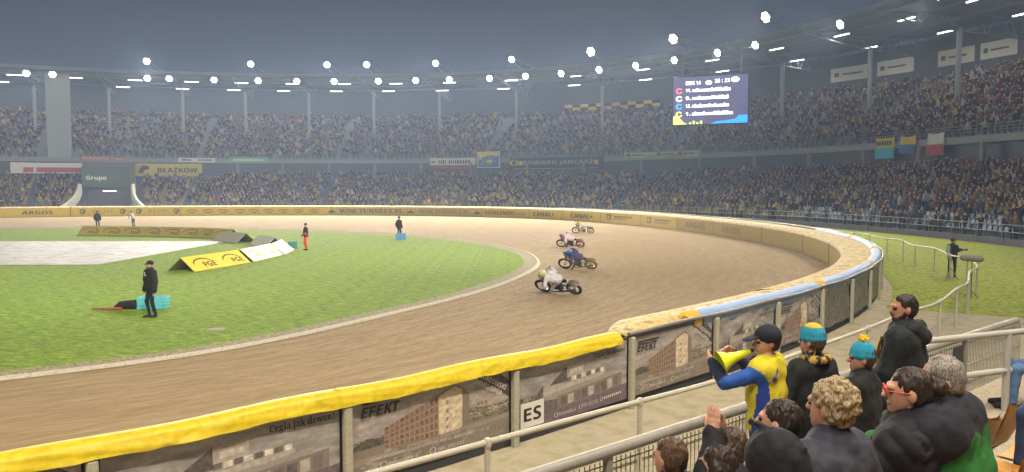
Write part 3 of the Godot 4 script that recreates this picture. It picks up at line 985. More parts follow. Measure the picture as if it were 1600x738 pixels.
func build_ground() -> void:
	var b := MB.new()
	b.quad(Vector3(-230, -0.012, 60), Vector3(120, -0.012, 60), Vector3(120, -0.012, -200), Vector3(-230, -0.012, -200))
	var sand := noisy("sandy ground", ["8d8066", "a39579", "b3a68b", "978a6e"], Vector2(5, 5), 3, 0.02, 6, 0.95, 0.5)
	var o := put("ground", b.mesh(sand)); struct(o)
	var kerb := track_of(KERB, 3.0)
	# the dirt track, streaked along the way the riders go
	var tm := StandardMaterial3D.new()
	tm.resource_name = "track dirt"
	var size := 1024
	var base := noise_img(size, 11, 0.012, 5, [])
	var fine := noise_img(size, 12, 0.05, 4, [])
	var d0 := base.get_data()
	var d1 := fine.get_data()
	var out := PackedByteArray(); out.resize(size * size * 3)
	var bump := PackedByteArray(); bump.resize(size * size)
	var ca := Color("7a6440"); var cb := Color("a38d66")
	var lut := []
	for i in 512: lut.append(ca.lerp(cb, clampf((i / 511.0 - 0.5) * 1.25 + 0.5, 0, 1)))
	for i in size * size:
		var k := d0[i] + d1[i]
		var cc: Color = lut[k]
		out[i * 3] = cc.r8; out[i * 3 + 1] = cc.g8; out[i * 3 + 2] = cc.b8
		bump[i] = k >> 1
	tm.albedo_texture = tex(Image.create_from_data(size, size, false, Image.FORMAT_RGB8, out))
	var bi := Image.create_from_data(size, size, false, Image.FORMAT_L8, bump)
	bi.bump_map_to_normal_map(5.0)
	tm.normal_enabled = true; tm.normal_texture = tex(bi); tm.normal_scale = 0.7
	tm.roughness = 0.95
	tm.uv1_scale = Vector3(1.0 / 46.0, 1.0 / 7.0, 1)
	var grid := []
	var us := []
	var vs := []
	for j in 13: vs.append(j * 1.5)
	var ki := 0
	for i in range(0, fence_path.p.size(), 4):
		var q := fence_path.p[i]
		var best := ki
		for k in range(ki, min(ki + 60, kerb.p.size())):
			if kerb.p[k].distance_to(q) < kerb.p[best].distance_to(q): best = k
		ki = best
		var row := []
		for j in 13:
			var w := kerb.p[ki].lerp(q, j / 12.0)
			row.append(Vector3(w.x, 0.0, w.y))
		grid.append(row); us.append(i * 0.25)
	b = MB.new()
	b.sheet(grid, us, vs)
	o = put("dirt_track", b.mesh(tm)); struct(o)
	# infield grass, kerb bands
	var grass := noisy("infield turf", ["567408", "6e8c10", "809c1a", "62800c", "8ea822"], Vector2(7, 3), 21, 0.012, 8, 0.95, 1.0, "world", 2.0, 1024)
	grass.detail_enabled = true
	grass.detail_blend_mode = BaseMaterial3D.BLEND_MODE_MUL
	var b2 := MB.new()
	var mid := Vector3(-48, 0.012, -38)
	for i in range(0, kerb.p.size() - 4, 4):
		b2.tri(mid, kerb.at(i * 0.25, -0.9, 0.012), kerb.at(i * 0.25 + 1.0, -0.9, 0.012))
	grass.detail_enabled = false
	o = put("infield_grass", b2.mesh(grass)); struct(o)
	b = MB.new()
	ribbon(b, kerb, 20.0, kerb.length - 1.0, 1.0, [Vector2(-0.92, 0.02), Vector2(-0.25, 0.028)])
	o = put("kerb_strip", b.mesh(noisy("worn kerb band", ["7d7454", "a89f80", "6a6040", "958b6a"], Vector2(3, 3), 31, 0.03, 5))); struct(o)
	b = MB.new()
	ribbon(b, kerb, 20.0, kerb.length - 1.0, 0.5, [Vector2(-0.24, 0.0), Vector2(-0.21, 0.06), Vector2(-0.06, 0.05), Vector2(-0.02, 0.0)], true)
	o = put("white_kerb", b.mesh(noisy("dusty white kerb", ["9a9078", "c9c2ae", "b8b098"], Vector2(2.5, 2.5), 33, 0.04, 4))); struct(o)
	# grass between the fence and the stands
	b = MB.new()
	var og := noisy("outer turf", ["6c7810", "86921a", "9aa628", "768414"], Vector2(5, 5), 41, 0.012, 8, 0.95, 1.0, "world", 2.0, 1024)
	ribbon(b, fence_path, 71.0, 255.0, 1.5, [Vector2(14.6, 0.004), Vector2(0.5, 0.004)], true)
	o = put("outer_grass", b.mesh(og)); struct(o)

# ---- the two-tier stand round the bend
const TUNNEL0 := 216.6
const TUNNEL1 := 222.2
const LOWER_ROWS := 14
const UPPER_ROWS := 20
func lower_row(i: int) -> Vector2: return Vector2(15.6 + i * 0.8, 0.45 + i * 0.37)
func upper_row(i: int) -> Vector2: return Vector2(28.2 + i * 0.8, 9.0 + i * 0.43)
func build_stands() -> void:
	var conc := noisy("stand concrete", ["55565a", "66676b", "5d5e60"], Vector2(4, 4), 51, 0.03, 5)
	var steel := mat("painted grey steel", "7c8288", 0.5, 0.3)
	var dark := mat("rear cladding", "4f5963", 0.7)
	var low := thing("lower_stand", "lower tier of stepped terracing wrapped round the bend", "grandstand")
	for seg in [[84.0, TUNNEL0], [TUNNEL1, 256.0]]:
		var b := MB.new()
		var prof := [Vector2(15.0, 0.0), Vector2(15.0, 0.45)]
		for i in LOWER_ROWS:
			var q := lower_row(i)
			prof.append(Vector2(q.x + 0.4, q.y)); prof.append(Vector2(q.x + 0.4, q.y + 0.37))
		prof.append(Vector2(27.6, 5.63))
		ribbon(b, fence_path, seg[0], seg[1], 3.0, prof)
		put("terrace", b.mesh(conc), low)
		b = MB.new()
		ribbon(b, fence_path, seg[0], seg[1], 3.0, [Vector2(27.6, 5.6), Vector2(27.6, 8.3)])
		put("rear_wall", b.mesh(dark), low)
	# front handrail of the lower tier
	var hr := thing("front_handrail", "long grey handrail along the foot of the lower tier", "railing")
	for seg in [[84.0, TUNNEL0], [TUNNEL1, 256.0]]:
		for h in [1.45, 0.95]:
			var pts := []
			var s: float = seg[0]
			while s <= seg[1]:
				pts.append(fence_path.at(s, 14.9, h)); s += 1.5
			var b := MB.new()
			b.tube(pts, 0.028, 6)
			put("rail", b.mesh(steel), hr)
		var post := MB.new()
		post.tube([Vector3(0, 0, 0), Vector3(0, 1.45, 0)], 0.026, 6)
		var pm := post.mesh(steel)
		var s: float = seg[0]
		while s <= seg[1]:
			var p := put("post", pm, hr)
			p.position = fence_path.at(s, 14.9, 0.0); s += 2.4
	# stairs up the lower tier
	# the upper tier
	var up := thing("upper_stand", "upper tier of the grandstand on a grey concrete deck", "grandstand")
	var b := MB.new()
	var prof := [Vector2(27.6, 8.3), Vector2(26.9, 8.3), Vector2(26.9, 9.0), Vector2(27.8, 9.0)]
	for i in UPPER_ROWS:
		var q := upper_row(i)
		prof.append(Vector2(q.x + 0.4, q.y)); prof.append(Vector2(q.x + 0.4, q.y + 0.43))
	prof.append(Vector2(45.4, 17.6))
	ribbon(b, fence_path, 84.0, 256.0, 3.0, prof)
	put("terrace", b.mesh(noisy("deck concrete", ["7b7f84", "8e9297", "84888d"], Vector2(4, 4), 53, 0.03, 5)), up)
	b = MB.new()
	ribbon(b, fence_path, 84.0, 256.0, 3.0, [Vector2(45.4, 17.5), Vector2(45.4, 23.4)])
	put("rear_wall", b.mesh(mat("rear cladding", "4f5963", 0.7)), up)
	var under := MB.new()
	ribbon(under, fence_path, 84.0, 256.0, 4.0, [Vector2(44.6, 17.3), Vector2(27.6, 8.28)])
	put("soffit", under.mesh(dark), up)
	for h in [10.0, 9.7, 9.4]:
		var pts := []
		var s := 84.0
		while s <= 256.0:
			pts.append(fence_path.at(s, 27.0, h)); s += 2.0
		b = MB.new()
		b.tube(pts, 0.03, 5)
		put("rail", b.mesh(steel), up)
	var post := MB.new()
	post.tube([Vector3(0, 9.0, 0), Vector3(0, 10.0, 0)], 0.03, 5)
	var rail_post := post.mesh(steel)
	var column := MB.new()
	column.box(Vector3(0, 4.15, 0), Vector3(0.45, 8.3, 0.45), Basis.IDENTITY, 0.04)
	var cm := column.mesh(mat("column concrete", "777b80", 0.85))
	var s := 84.0
	while s <= 256.0:
		var p := put("rail_post", rail_post, up)
		p.position = fence_path.at(s, 27.0, 0); s += 2.5
	s = 86.0
	while s <= 256.0:
		if s < TUNNEL0 - 0.5 or s > TUNNEL1 + 0.5:
			var p := put("column", cm, up)
			p.position = fence_path.at(s, 26.4, 0); p.basis = fence_path.facing(s)
		s += 6.2
	# the roof on steel columns
	var roof := thing("stand_roof", "grey cantilever roof over the grandstand on steel columns", "roof")
	s = 84.0
	var rm := noisy("roof sheeting", ["50575f", "5c646d", "565d66"], Vector2(6, 6), 57, 0.03, 4, 0.6)
	while s < 255.0:
		var e: float = min(s + 8.57, 256.0)
		b = MB.new()
		ribbon(b, fence_path, s + 0.02, e - 0.02, 3.0, [Vector2(46.2, 23.9), Vector2(24.0, 23.2), Vector2(24.0, 23.75), Vector2(46.2, 24.4)])
		put("roof_panel", b.mesh(rm), roof)
		# tapering beam with a lattice under each joint
		b = MB.new()
		var f := fence_path
		b.tube([f.at(s, 24.2, 23.0), f.at(s, 45.3, 23.6)], 0.1, 6)
		b.tube([f.at(s, 24.2, 22.9), f.at(s, 34.0, 21.7), f.at(s, 45.3, 21.2)], 0.09, 6)
		for k in 9:
			var o0 := 25.0 + k * 2.3
			b.tube([f.at(s, o0, 23.0 + (o0 - 24) * 0.028), f.at(s, o0 + 1.15, lerpf(22.9, 21.3, clampf((o0 - 24) / 14.0, 0, 1)))], 0.05, 5, false)
			b.tube([f.at(s, o0 + 1.15, lerpf(22.9, 21.3, clampf((o0 - 24) / 14.0, 0, 1))), f.at(s, o0 + 2.3, 23.0 + (o0 - 22) * 0.028)], 0.05, 5, false)
		put("beam", b.mesh(steel), roof)
		b = MB.new()
		b.tube([f.at(s, 36.0, 12.6), f.at(s, 36.0, 21.9)], 0.3, 10)
		put("column", b.mesh(mat("column steel", "878d94", 0.5, 0.2)), roof)
		s += 8.57
	for o in [25.0, 30.0, 36.0, 42.0]:
		var pts := []
		s = 84.0
		while s <= 256.0:
			pts.append(fence_path.at(s, o, 22.8 if o < 26 else 23.05)); s += 3.0
		b = MB.new()
		b.tube(pts, 0.07, 6)
		put("purlin", b.mesh(steel), roof)
	# plain concrete pier that cuts the upper tier at the left
	b = MB.new()
	b.box(Vector3(0, 16.0, 0), Vector3(3.6, 14.0, 1.0), Basis.IDENTITY, 0.1)
	for k in 4: b.box(Vector3(0, 11.5 + k * 3.0, 0.52), Vector3(3.4, 0.06, 0.05))
	var pier := put("concrete_pier", b.mesh(mat("pier concrete", "8d9499", 0.85)))
	pier.position = fence_path.at(226.0, 27.4, 0); pier.basis = fence_path.facing(226.0)
	tag(pier, "broad plain grey concrete pier rising from the upper deck to the roof", "pier")
	# players' tunnel through the lower tier
	var tun := thing("tunnel_entrance", "dark tunnel entrance under a dark sign board between curved parapets", "tunnel")
	b = MB.new()
	var f := fence_path
	for q in [[TUNNEL0, 1], [TUNNEL1, -1]]:
		b.quad(f.at(q[0], 15.0, 0), f.at(q[0], 27.5, 0), f.at(q[0], 27.5, 6.0), f.at(q[0], 15.0, 0.5))
	b.quad(f.at(TUNNEL0, 22.0, 0), f.at(TUNNEL1, 22.0, 0), f.at(TUNNEL1, 22.0, 8.2), f.at(TUNNEL0, 22.0, 8.2))
	put("tunnel_wall", b.mesh(noisy("stand concrete", [], Vector2(4, 4), 51)), tun)
	b = MB.new()
	ribbon(b, f, TUNNEL0, TUNNEL1, 1.0, [Vector2(17.2, 4.1), Vector2(17.0, 4.1), Vector2(17.0, 7.3), Vector2(17.2, 7.3), Vector2(17.2, 4.1)])
	var bd := put("board", b.mesh(mat("board face", "3c4a4c", 0.6)), tun)
	b = MB.new()
	flat_text(b, "Grupo", "sans_bold", func(u: float, v: float) -> Vector3: return f.at(TUNNEL1 - 0.5 - u * 2.4, 16.98, 5.0 + v * 0.85))
	put("lettering", b.mesh(mat("white print", "d6d6d0", 0.7)), bd)
	b = MB.new()
	for k in 6: rect(b, k * 0.27, 0.0, k * 0.27 + 0.2, 0.3, func(x: float, y: float) -> Vector3: return f.at(TUNNEL1 - 3.2 - x, 16.98, 5.3 + y))
	put("small_print", b.mesh(mat("dull red print", "7c3c3c", 0.7)), bd)
	for q in [[TUNNEL0, -1.0], [TUNNEL1, 1.0]]:
		var sg: float = q[1]
		var g := []
		for k in 12:
			var t := k / 11.0
			var ss: float = q[0] + sg * (0.1 + 2.6 * t * t)
			var hh := lerpf(4.3, 0.15, pow(t, 0.8))
			var oo := lerpf(17.5, 13.6, t)
			g.append([f.at(ss, oo + 0.2, hh - 0.9), f.at(ss, oo, hh + 0.25), f.at(ss + sg * 0.5, oo, hh + 0.3), f.at(ss + sg * 0.55, oo + 0.2, hh - 0.9)])
		b = MB.new()
		b.sheet(g, range(12), range(4))
		put("parapet", b.mesh(mat("parapet white", "c3c2b6", 0.7)), tun)
	b = MB.new()
	b.box(Vector3.ZERO, Vector3(2.0, 0.12, 0.12), Basis.IDENTITY, 0.02)
	var lamp := thing("tunnel_strip_light", "single white strip light over the tunnel mouth", "strip light", f.at(219.2, 18.5, 3.4))
	lamp.basis = f.facing(219.2)
	var em := StandardMaterial3D.new()
	em.albedo_color = Color("f4f8f4"); em.emission_enabled = true; em.emission = Color("f0fff4"); em.emission_energy_multiplier = 3.0
	put("tube", b.mesh(em), lamp)
	var al := AreaLight3D.new()
	al.area_size = Vector2(2.0, 0.12); al.light_energy = 2.0; al.rotation.x = -PI / 2; al.position.y = -0.09; al.shadow_enabled = true
	al.name = "tunnel_light"
	lamp.add_child(al)

# ---- floodlights on the roof edge, strip lights under the roof
func flood_mesh_parts(root: Node3D, warm: bool) -> void:
	var b := MB.new()
	b.lathe([Vector2(0.0, -0.2), Vector2(0.6, -0.2), Vector2(0.84, -0.1), Vector2(0.86, 0.04), Vector2(0.0, 0.04)], Transform3D(Basis(Vector3.RIGHT, PI / 2), Vector3(0, 0, -0.1)), 20)
	put("housing", b.mesh(mat("floodlight housing", "5b6064", 0.5, 0.5)), root)
	var em := StandardMaterial3D.new()
	em.resource_name = "lamp glow warm" if warm else "lamp glow"
	em.albedo_color = Color("ffffff"); em.emission_enabled = true
	em.emission = Color("fff0d8") if warm else Color("f4f8ff")
	em.emission_energy_multiplier = 24.0
	if mats.has(em.resource_name): em = mats[em.resource_name]
	mats[em.resource_name] = em
	for k in 7:
		for one in 1:
			var x := 0.0 if k == 0 else cos(TAU * k / 6.0) * 0.53
			var y := 0.0 if k == 0 else sin(TAU * k / 6.0) * 0.53
			b = MB.new()
			b.lathe([Vector2(0.0, 0.08), Vector2(0.14, 0.07), Vector2(0.25, 0.03), Vector2(0.28, -0.02)], Transform3D(Basis(Vector3.RIGHT, PI / 2), Vector3(x, y, -0.06)), 14)
			put("lamp", b.mesh(em), root)
func build_lights() -> void:
	var steel := mat("painted grey steel", "7c8288", 0.5, 0.3)
	var lows := [229.0, 226.0, 215.0, 212.3, 206.3, 200.2, 195.0, 190.0, 184.0, 179.0, 174.7, 170.0, 166.0, 162.0, 157.7, 153.7, 149.5, 144.5, 140.0, 130.0, 119.0, 108.0]
	var highs := [214.6, 200.7, 190.4, 185.0, 175.8, 166.8, 157.6, 148.2, 136.8]
	var first: Node3D = null
	for k in lows.size() + highs.size():
		var high: bool = k >= lows.size()
		var s: float = highs[k - lows.size()] if high else lows[k]
		var warm := high and s < 160.0
		var at := fence_path.at(s, 20.4, 24.7) if high else fence_path.at(s, 23.2, 22.3)
		var root := thing("floodlight", "floodlight of seven bright lamps on a boom above the stand roof" if high else "floodlight of seven bright lamps hung along the front edge of the stand roof", "floodlight", at, 0.0, "floodlights on booms above the roof" if high else "floodlights along the roof edge")
		var target := fence_path.at(s, -22.0 - 14.0 * rng.randf(), 0.0)
		root.look_at_from_position(at, at - (target - at), Vector3.UP)   # +z towards the target
		flood_mesh_parts(root, warm)
		root.scale = Vector3.ONE * (0.85 if warm else 0.64)
		var b := MB.new()
		var inv := root.transform.affine_inverse()
		if high:
			b.tube([Vector3(0, 0, -0.25), inv * fence_path.at(s, 22.4, 24.1), inv * fence_path.at(s, 26.0, 23.7)], 0.07, 6)
			b.tube([Vector3(0, 0.4, -0.25), inv * fence_path.at(s - 1.2, 27.0, 23.9)], 0.04, 5)
		else:
			b.tube([Vector3(0, 0, -0.25), inv * fence_path.at(s, 24.4, 22.7), inv * fence_path.at(s, 25.0, 22.9)], 0.06, 6)
		put("boom", b.mesh(steel), root)
		var l := SpotLight3D.new()
		l.name = "flood_beam"
		l.position = Vector3(0, 0, 0.12)
		l.rotation.y = PI
		l.spot_angle = 62.0; l.spot_angle_attenuation = 0.8
		l.spot_range = 250.0; l.spot_attenuation = 2.0
		l.light_energy = FLOOD
		l.light_size = 0.8
		l.light_color = Color("ffe6c0") if warm else Color("fff4e2")
		l.shadow_enabled = true
		root.add_child(l)
	# strip lights
	var em := StandardMaterial3D.new()
	em.resource_name = "strip light glow"; em.albedo_color = Color("ffffff"); em.emission_enabled = true; em.emission = Color("fff6ea"); em.emission_energy_multiplier = 5.0
	var tube := MB.new()
	tube.box(Vector3(0, -0.06, 0), Vector3(2.3, 0.1, 0.24), Basis.IDENTITY, 0.03)
	var tube_mesh := tube.mesh(em)
	var case_b := MB.new()
	case_b.box(Vector3(0, 0.04, 0), Vector3(2.4, 0.09, 0.34), Basis.IDENTITY, 0.02)
	case_b.tube([Vector3(-0.8, 0.08, 0), Vector3(-0.8, 0.6, 0)], 0.02, 5)
	case_b.tube([Vector3(0.8, 0.08, 0), Vector3(0.8, 0.6, 0)], 0.02, 5)
	var case_mesh := case_b.mesh(steel)
	for row in 2:
		var s := 100.0 + row * 2.5
		while s < 246.0:
			var at := fence_path.at(s, [29.5, 39.0][row], [22.75, 22.6][row])
			var n := thing("strip_light", "white strip light under the stand roof in the row nearer its front edge" if row == 0 else "white strip light under the stand roof in the row nearer the rear wall", "strip light", at, 0.0, "front row of strip lights" if row == 0 else "rear row of strip lights")
			n.basis = fence_path.facing(s)
			put("tube", tube_mesh, n); put("casing", case_mesh, n)
			var al := AreaLight3D.new()
			al.name = "strip_beam"
			al.area_size = Vector2(2.3, 0.24)
			al.rotation.x = -PI / 2
			al.position.y = -0.13
			al.light_energy = STRIP
			al.light_color = Color("fff4e4")
			al.shadow_enabled = true
			n.add_child(al)
			s += 6.9
const FLOOD := 580.0
const STRIP := 22.0

# ---- the fence round the track
func board_text(parent: Node3D, txt: String, kind: String, sa: float, sb: float, h0: float, h1: float, o: float, m: Material) -> void:
	# printed on the inside of the fence: read from inside, so it runs from larger s to smaller s
	var b := MB.new()
	var f := fence_path
	flat_text(b, txt, kind, func(u: float, v: float) -> Vector3: return f.at(sa + (sb - sa) * u, o, h0 + (h1 - h0) * v))
	put("lettering", b.mesh(m), parent)
func arc_logo(b: MB, sc: float, w: float, h0: float, o: float) -> void:
	var f := fence_path
	var place := func(x: float, y: float) -> Vector3: return f.at(sc - x, o, h0 + y)
	var pts := []
	for k in 13:
		var a := lerpf(PI * 0.95, PI * 0.05, k / 12.0)
		pts.append(Vector2(cos(a) * w * 0.5, sin(a) * 0.28 + 0.28))
	arc_strip(b, pts, 0.09, place)
	flat_text(b, "PGE", "sans_bold", func(u: float, v: float) -> Vector3: return place.call((u - 0.45) * w * 0.55, v * 0.26 + 0.05))
const WALL_O := -1.0
func wall_o(k: int) -> float:
	if k >= 19: return -1.25
	return [-1.5, -1.4, -1.3, -1.2, -1.1, -1.0][clampi(k - 7, 0, 5)]
func build_fence() -> void:
	var f := fence_path
	var ink := mat("dark print", "2b2a20", 0.8)
	var ink2 := mat("faded print", "4c4426", 0.8)
	var gold := mat("pale gold print", "8a7a34", 0.8)
	var yel := ["c6ac22", "d8be28", "b69e24", "ceb52a"]
	var fad := ["b0a050", "c2b25c", "a49448", "b8a858"]
	var dus := ["9a8836", "ae9a3e", "84742f", "a18f3a"]
	var m_yel := noisy("yellow cushion face", yel, Vector2(2.5, 2.5), 61, 0.02, 5, 0.75, 0.3)
	var m_fad := noisy("faded cushion face", fad, Vector2(2.5, 2.5), 62, 0.02, 5, 0.75, 0.3)
	var m_dus := noisy("dusty cushion face", dus, Vector2(2.0, 2.0), 63, 0.03, 6, 0.85, 0.4)
	var m_top := noisy("cushion top", ["8f7c48", "cdbb86", "b8923a", "d0c298", "84703e"], Vector2(3.4, 3.4), 64, 0.009, 6, 0.7, 0.35, "world", 1.9)
	var joints := [58.1, 66.0, 73.5, 81.0, 88.5, 96.0, 105.0, 114.9, 122.6, 130.5, 139.2, 147.0, 153.4, 161.6, 173.6, 185.0, 195.5, 206.4, 213.3, 220.6, 231.0, 243.0, 255.0]
	var looks := ["its rounded tan end at the start of the bend", "dusty blank inner face next to the rounded end", "dirty inner face where the bend tightens", "dirty inner face with dark seams", "scuffed inner face opposite the lawn", "dusty blank panel past the tripod", "dusty face carrying a worn five letter word", "dusty face carrying a clear five letter word", "one small framed mark with fine print, nearer the worn words", "one small framed mark with fine print, nearer the bold words", "bold black word ending in a plus sign, nearer the framed marks", "bold black word ending in a plus sign, nearer the long black surname", "long black surname on yellow", "thin dull serif lettering with a mountain mark", "large dark serif lettering with a mountain mark", "row of arc logos nearer the serif lettering", "row of arc logos nearer the round marks", "pale gold word between two round marks", "pale gold word and round marks next to the tunnel", "black five letter word left of the tunnel", "plain yellow panel", "plain yellow end panel"]
	for k in joints.size() - 1:
		var a: float = joints[k] + 0.03
		var e: float = joints[k + 1] - 0.03
		var near: bool = k < 8
		var m: Material = m_dus if k < 8 else (m_fad if k in [13, 14] else m_yel)
		var wo := wall_o(k)
		var t := thing("air_fence_cushion", "air fence cushion, " + looks[k], "air fence", Vector3.ZERO, 0.0, "air fence cushions round the bend")
		var b := MB.new()
		var bulge := 0.05
		var inner := [Vector2(wo + 0.02, 0.03), Vector2(wo - bulge * 0.5, 0.3), Vector2(wo - bulge * 0.6, 0.75), Vector2(wo, 1.12)]
		if k == 0:
			# the first cushion swells up from a rounded end
			var g := []
			var us := []
			for i in 20:
				var u := i / 19.0
				var s := lerpf(a, e, u)
				var w := sqrt(clampf(u * 5.0, 0.0, 1.0))
				var row := []
				for q in [Vector2(-0.12, 0.05), Vector2(-1.4 * w - 0.1, 0.03), Vector2(-1.5 * w - 0.05, 0.6), Vector2(-1.47 * w, 1.12), Vector2(-1.3 * w, 1.3), Vector2(-0.7 * w, 1.42), Vector2(-0.12, 1.34), Vector2(-0.1, 0.9)]:
					row.append(f.at(s, q.x, q.y * lerpf(0.93, 1.0, w)))
				g.append(row); us.append(s)
			b.sheet(g, us, [0, 1, 2, 3, 4, 5, 6, 7])
			put("cushion_top", b.mesh(m_top), t)
		else:
			ribbon(b, f, e, a, 1.0, inner, true)
			put("inner_face", b.mesh(m), t)
			b = MB.new()
			ribbon(b, f, e, a, 0.8, [Vector2(wo, 1.12), Vector2(wo + 0.03, 1.2), Vector2(wo + 0.12, 1.27), Vector2(wo + 0.35, 1.36), Vector2(wo * 0.5, 1.41), Vector2(-0.35, 1.38), Vector2(-0.2, 1.3), Vector2(-0.16, 1.1), Vector2(-0.15, 0.1)], true)
			put("cushion_top", b.mesh(m_top), t)
			b = MB.new()
			for ss in [a - 0.025, e + 0.025]:
				b.tube([f.at(ss, wo - 0.01, 0.1), f.at(ss, wo - 0.03, 0.7), f.at(ss, wo + 0.01, 1.14), f.at(ss, wo + 0.3, 1.32)], 0.03, 6)
			put("seam", b.mesh(mat("dark seam", "6b5d30", 0.9)), t)
	# lettering, placed by length along the fence
	var host := func(s: float) -> Node3D:
		var k := 0
		for j in joints.size() - 1:
			if s >= joints[j]: k = j
		return get_node("air_fence_cushion" if k == 0 else "air_fence_cushion_%03d" % k)
	var TX := WALL_O - 0.05
	var tx := func(s: float) -> float:
		var k := 0
		for j in joints.size() - 1:
			if s >= joints[j]: k = j
		return wall_o(k) - 0.05
	for q in [["ARGOS", "sans_bold", 226.4, 222.7, 0.35, 0.85, ink, TX - 0.25], ["WDK TUNNELS.PL", "serif_bold", 183.8, 174.2, 0.36, 0.92, ink2, TX], ["WDK TUNNELS.PL", "serif", 171.8, 163.6, 0.38, 0.9, ink2, TX], ["OSTAŁOWSKI", "sans_bold", 161.2, 156.0, 0.36, 0.88, ink, TX], ["BHP", "sans", 155.8, 154.2, 0.4, 0.7, ink, TX],
		["CANAL+", "sans_bold", 152.7, 148.7, 0.36, 0.88, ink, TX], ["CANAL+", "sans_bold", 145.4, 141.0, 0.36, 0.88, ink, TX], ["ARGOS", "sans_bold", 120.7, 116.5, 0.36, 0.9, ink, TX], ["ARGOS", "sans_bold", 113.2, 109.4, 0.36, 0.86, mat("worn print", "5c5028", 0.9), TX],
		["KLIM", "serif", 217.8, 215.3, 0.5, 0.92, gold, TX], ["KLIM", "serif", 210.7, 208.2, 0.5, 0.92, gold, TX]]:
		board_text(host.call((q[2] + q[3]) * 0.5), q[0], q[1], q[2], q[3], q[4], q[5], tx.call((q[2] + q[3]) * 0.5), q[6])
	for s in [204.8, 202.6, 200.5, 198.2, 196.2, 194.1, 191.9, 189.8, 187.5]:
		var b := MB.new()
		arc_logo(b, s, 1.5, 0.3, TX)
		put("arc_logo", b.mesh(ink2), host.call(s))
	for s in [219.1, 214.0, 211.9, 206.9]:
		# round mark: a ring with a curl inside
		var b := MB.new()
		var place := func(x: float, y: float) -> Vector3: return f.at(s - x, TX, 0.62 + y)
		var pts := []
		for k in 22:
			var a := TAU * k / 18.0
			pts.append(Vector2(cos(a), sin(a)) * (0.38 - 0.008 * k))
		arc_strip(b, pts, 0.16, place)
		disc(b, Vector2(0.05, -0.03), 0.12, place)
		put("round_mark", b.mesh(mat("grey print", "59533f", 0.8)), host.call(s))
	for s in [184.9, 173.0, 162.4]:
		var b := MB.new()
		var place := func(x: float, y: float) -> Vector3: return f.at(s - x, TX, 0.4 + y)
		poly(b, [Vector2(-0.6, 0), Vector2(-0.35, 0.25), Vector2(-0.15, 0.22), Vector2(0, 0.5), Vector2(0.15, 0.22), Vector2(0.35, 0.25), Vector2(0.6, 0)], place)
		put("mountain_mark", b.mesh(ink2), host.call(s - 0.4))
	for q in [[137.4, 136.3, 132.4], [128.6, 127.4, 124.0]]:
		var b := MB.new()
		var place := func(x: float, y: float) -> Vector3: return f.at(q[0] - x, tx.call(q[0] - x), 0.4 + y)
		rect(b, -0.5, 0, 0.4, 0.1, place); rect(b, -0.5, 0.5, 0.4, 0.6, place); rect(b, -0.5, 0.1, -0.36, 0.5, place); rect(b, 0.1, 0.1, 0.4, 0.5, place)
		put("square_mark", b.mesh(ink), host.call(q[0]))
		b = MB.new()
		place = func(x: float, y: float) -> Vector3: return f.at(q[1] - x, tx.call(q[1] - x), 0.42 + y)
		var x := 0.0
		while x < q[1] - q[2]:
			var w := rng.randf_range(0.14, 0.3)
			rect(b, x, 0.26, x + w, 0.46, place)
			if x < 2.6: rect(b, x, 0.02, x + w * 0.8, 0.18, place)
			x += w + 0.07
		put("small_print", b.mesh(ink2), host.call(q[1] - 1.0))
	# light blue inflated tube behind the cushions, in lengths
	var blue := noisy("pale blue tube", ["7290bd", "8da6cc", "809bc4"], Vector2(1.5, 1.5), 71, 0.03, 4, 0.5, 0.3)
	var cuts := [60.6, 67.6, 74.5, 81.5, 90.0, 98.0]
	for k in cuts.size() - 1:
		var t := thing("air_tube", "pale blue inflated tube behind the fence cushions, " + ["its end at a yellow strap", "between two yellow straps", "on the tightest part of the bend", "above the lawn rail", "its far end running behind the lawn rail"][k], "tube", Vector3.ZERO, 0.0, "pale blue tubes on the fence")
		var b := MB.new()
		var pts := []
		var rr := []
		var s: float = cuts[k] + 0.06
		while s < cuts[k + 1] - 0.02:
			pts.append(f.at(s, -0.14, 1.33 + 0.012 * sin(s * 2.3)))
			var ed: float = min(s - cuts[k], cuts[k + 1] - s)
			rr.append(0.21 * sqrt(clampf(ed / 0.3, 0.05, 1.0)))
			s += 0.12
		b.tube(pts, rr, 14)
		put("tube_body", b.mesh(blue), t)
		b = MB.new()
		var c0: float = cuts[k]
		b.tube([f.at(c0 - 0.16, -0.14, 1.33), f.at(c0 - 0.12, -0.14, 1.33), f.at(c0 + 0.02, -0.14, 1.33), f.at(c0 + 0.16, -0.14, 1.33), f.at(c0 + 0.2, -0.14, 1.33)], [0.12, 0.2, 0.222, 0.222, 0.2], 14)
		put("strap", b.mesh(mat("yellow strap", "c8a52e", 0.7)), t)
	# outer side: posts every 3 m, top rail, board wall, banners
	var pale := noisy("pale post paint", ["9c9880", "aaa690", "b4b09c"], Vector2(1, 1), 73, 0.03, 4, 0.7)
	var wall := thing("track_fence", "perimeter fence of boards on pale posts with a grey top rail", "fence")
	var b := MB.new()
	ribbon(b, f, 30.0, 232.0, 1.5, [Vector2(0.0, 0.0), Vector2(0.0, 1.32), Vector2(-0.06, 1.32), Vector2(-0.06, 0.0)])
	put("board_wall", b.mesh(mat("fence boards", "3a3a3c", 0.8)), wall)
	b = MB.new()
	var pts := []
	var s := 58.2
	while s < 150.0:
		pts.append(f.at(s, 0.1, 1.42 + 0.012 * sin(s * 1.7))); s += 0.5
	b.tube(pts, 0.035, 8)
	put("top_rail", b.mesh(mat("grey rail paint", "8d8a80", 0.45, 0.3)), wall)
	b = MB.new()
	ribbon(b, f, 58.2, 150.0, 1.0, [Vector2(0.06, 1.3), Vector2(0.06, 1.38), Vector2(-0.05, 1.38)])
	put("rail_channel", b.mesh(mat("dark rail channel", "57534a", 0.6)), wall)
	var post := MB.new()
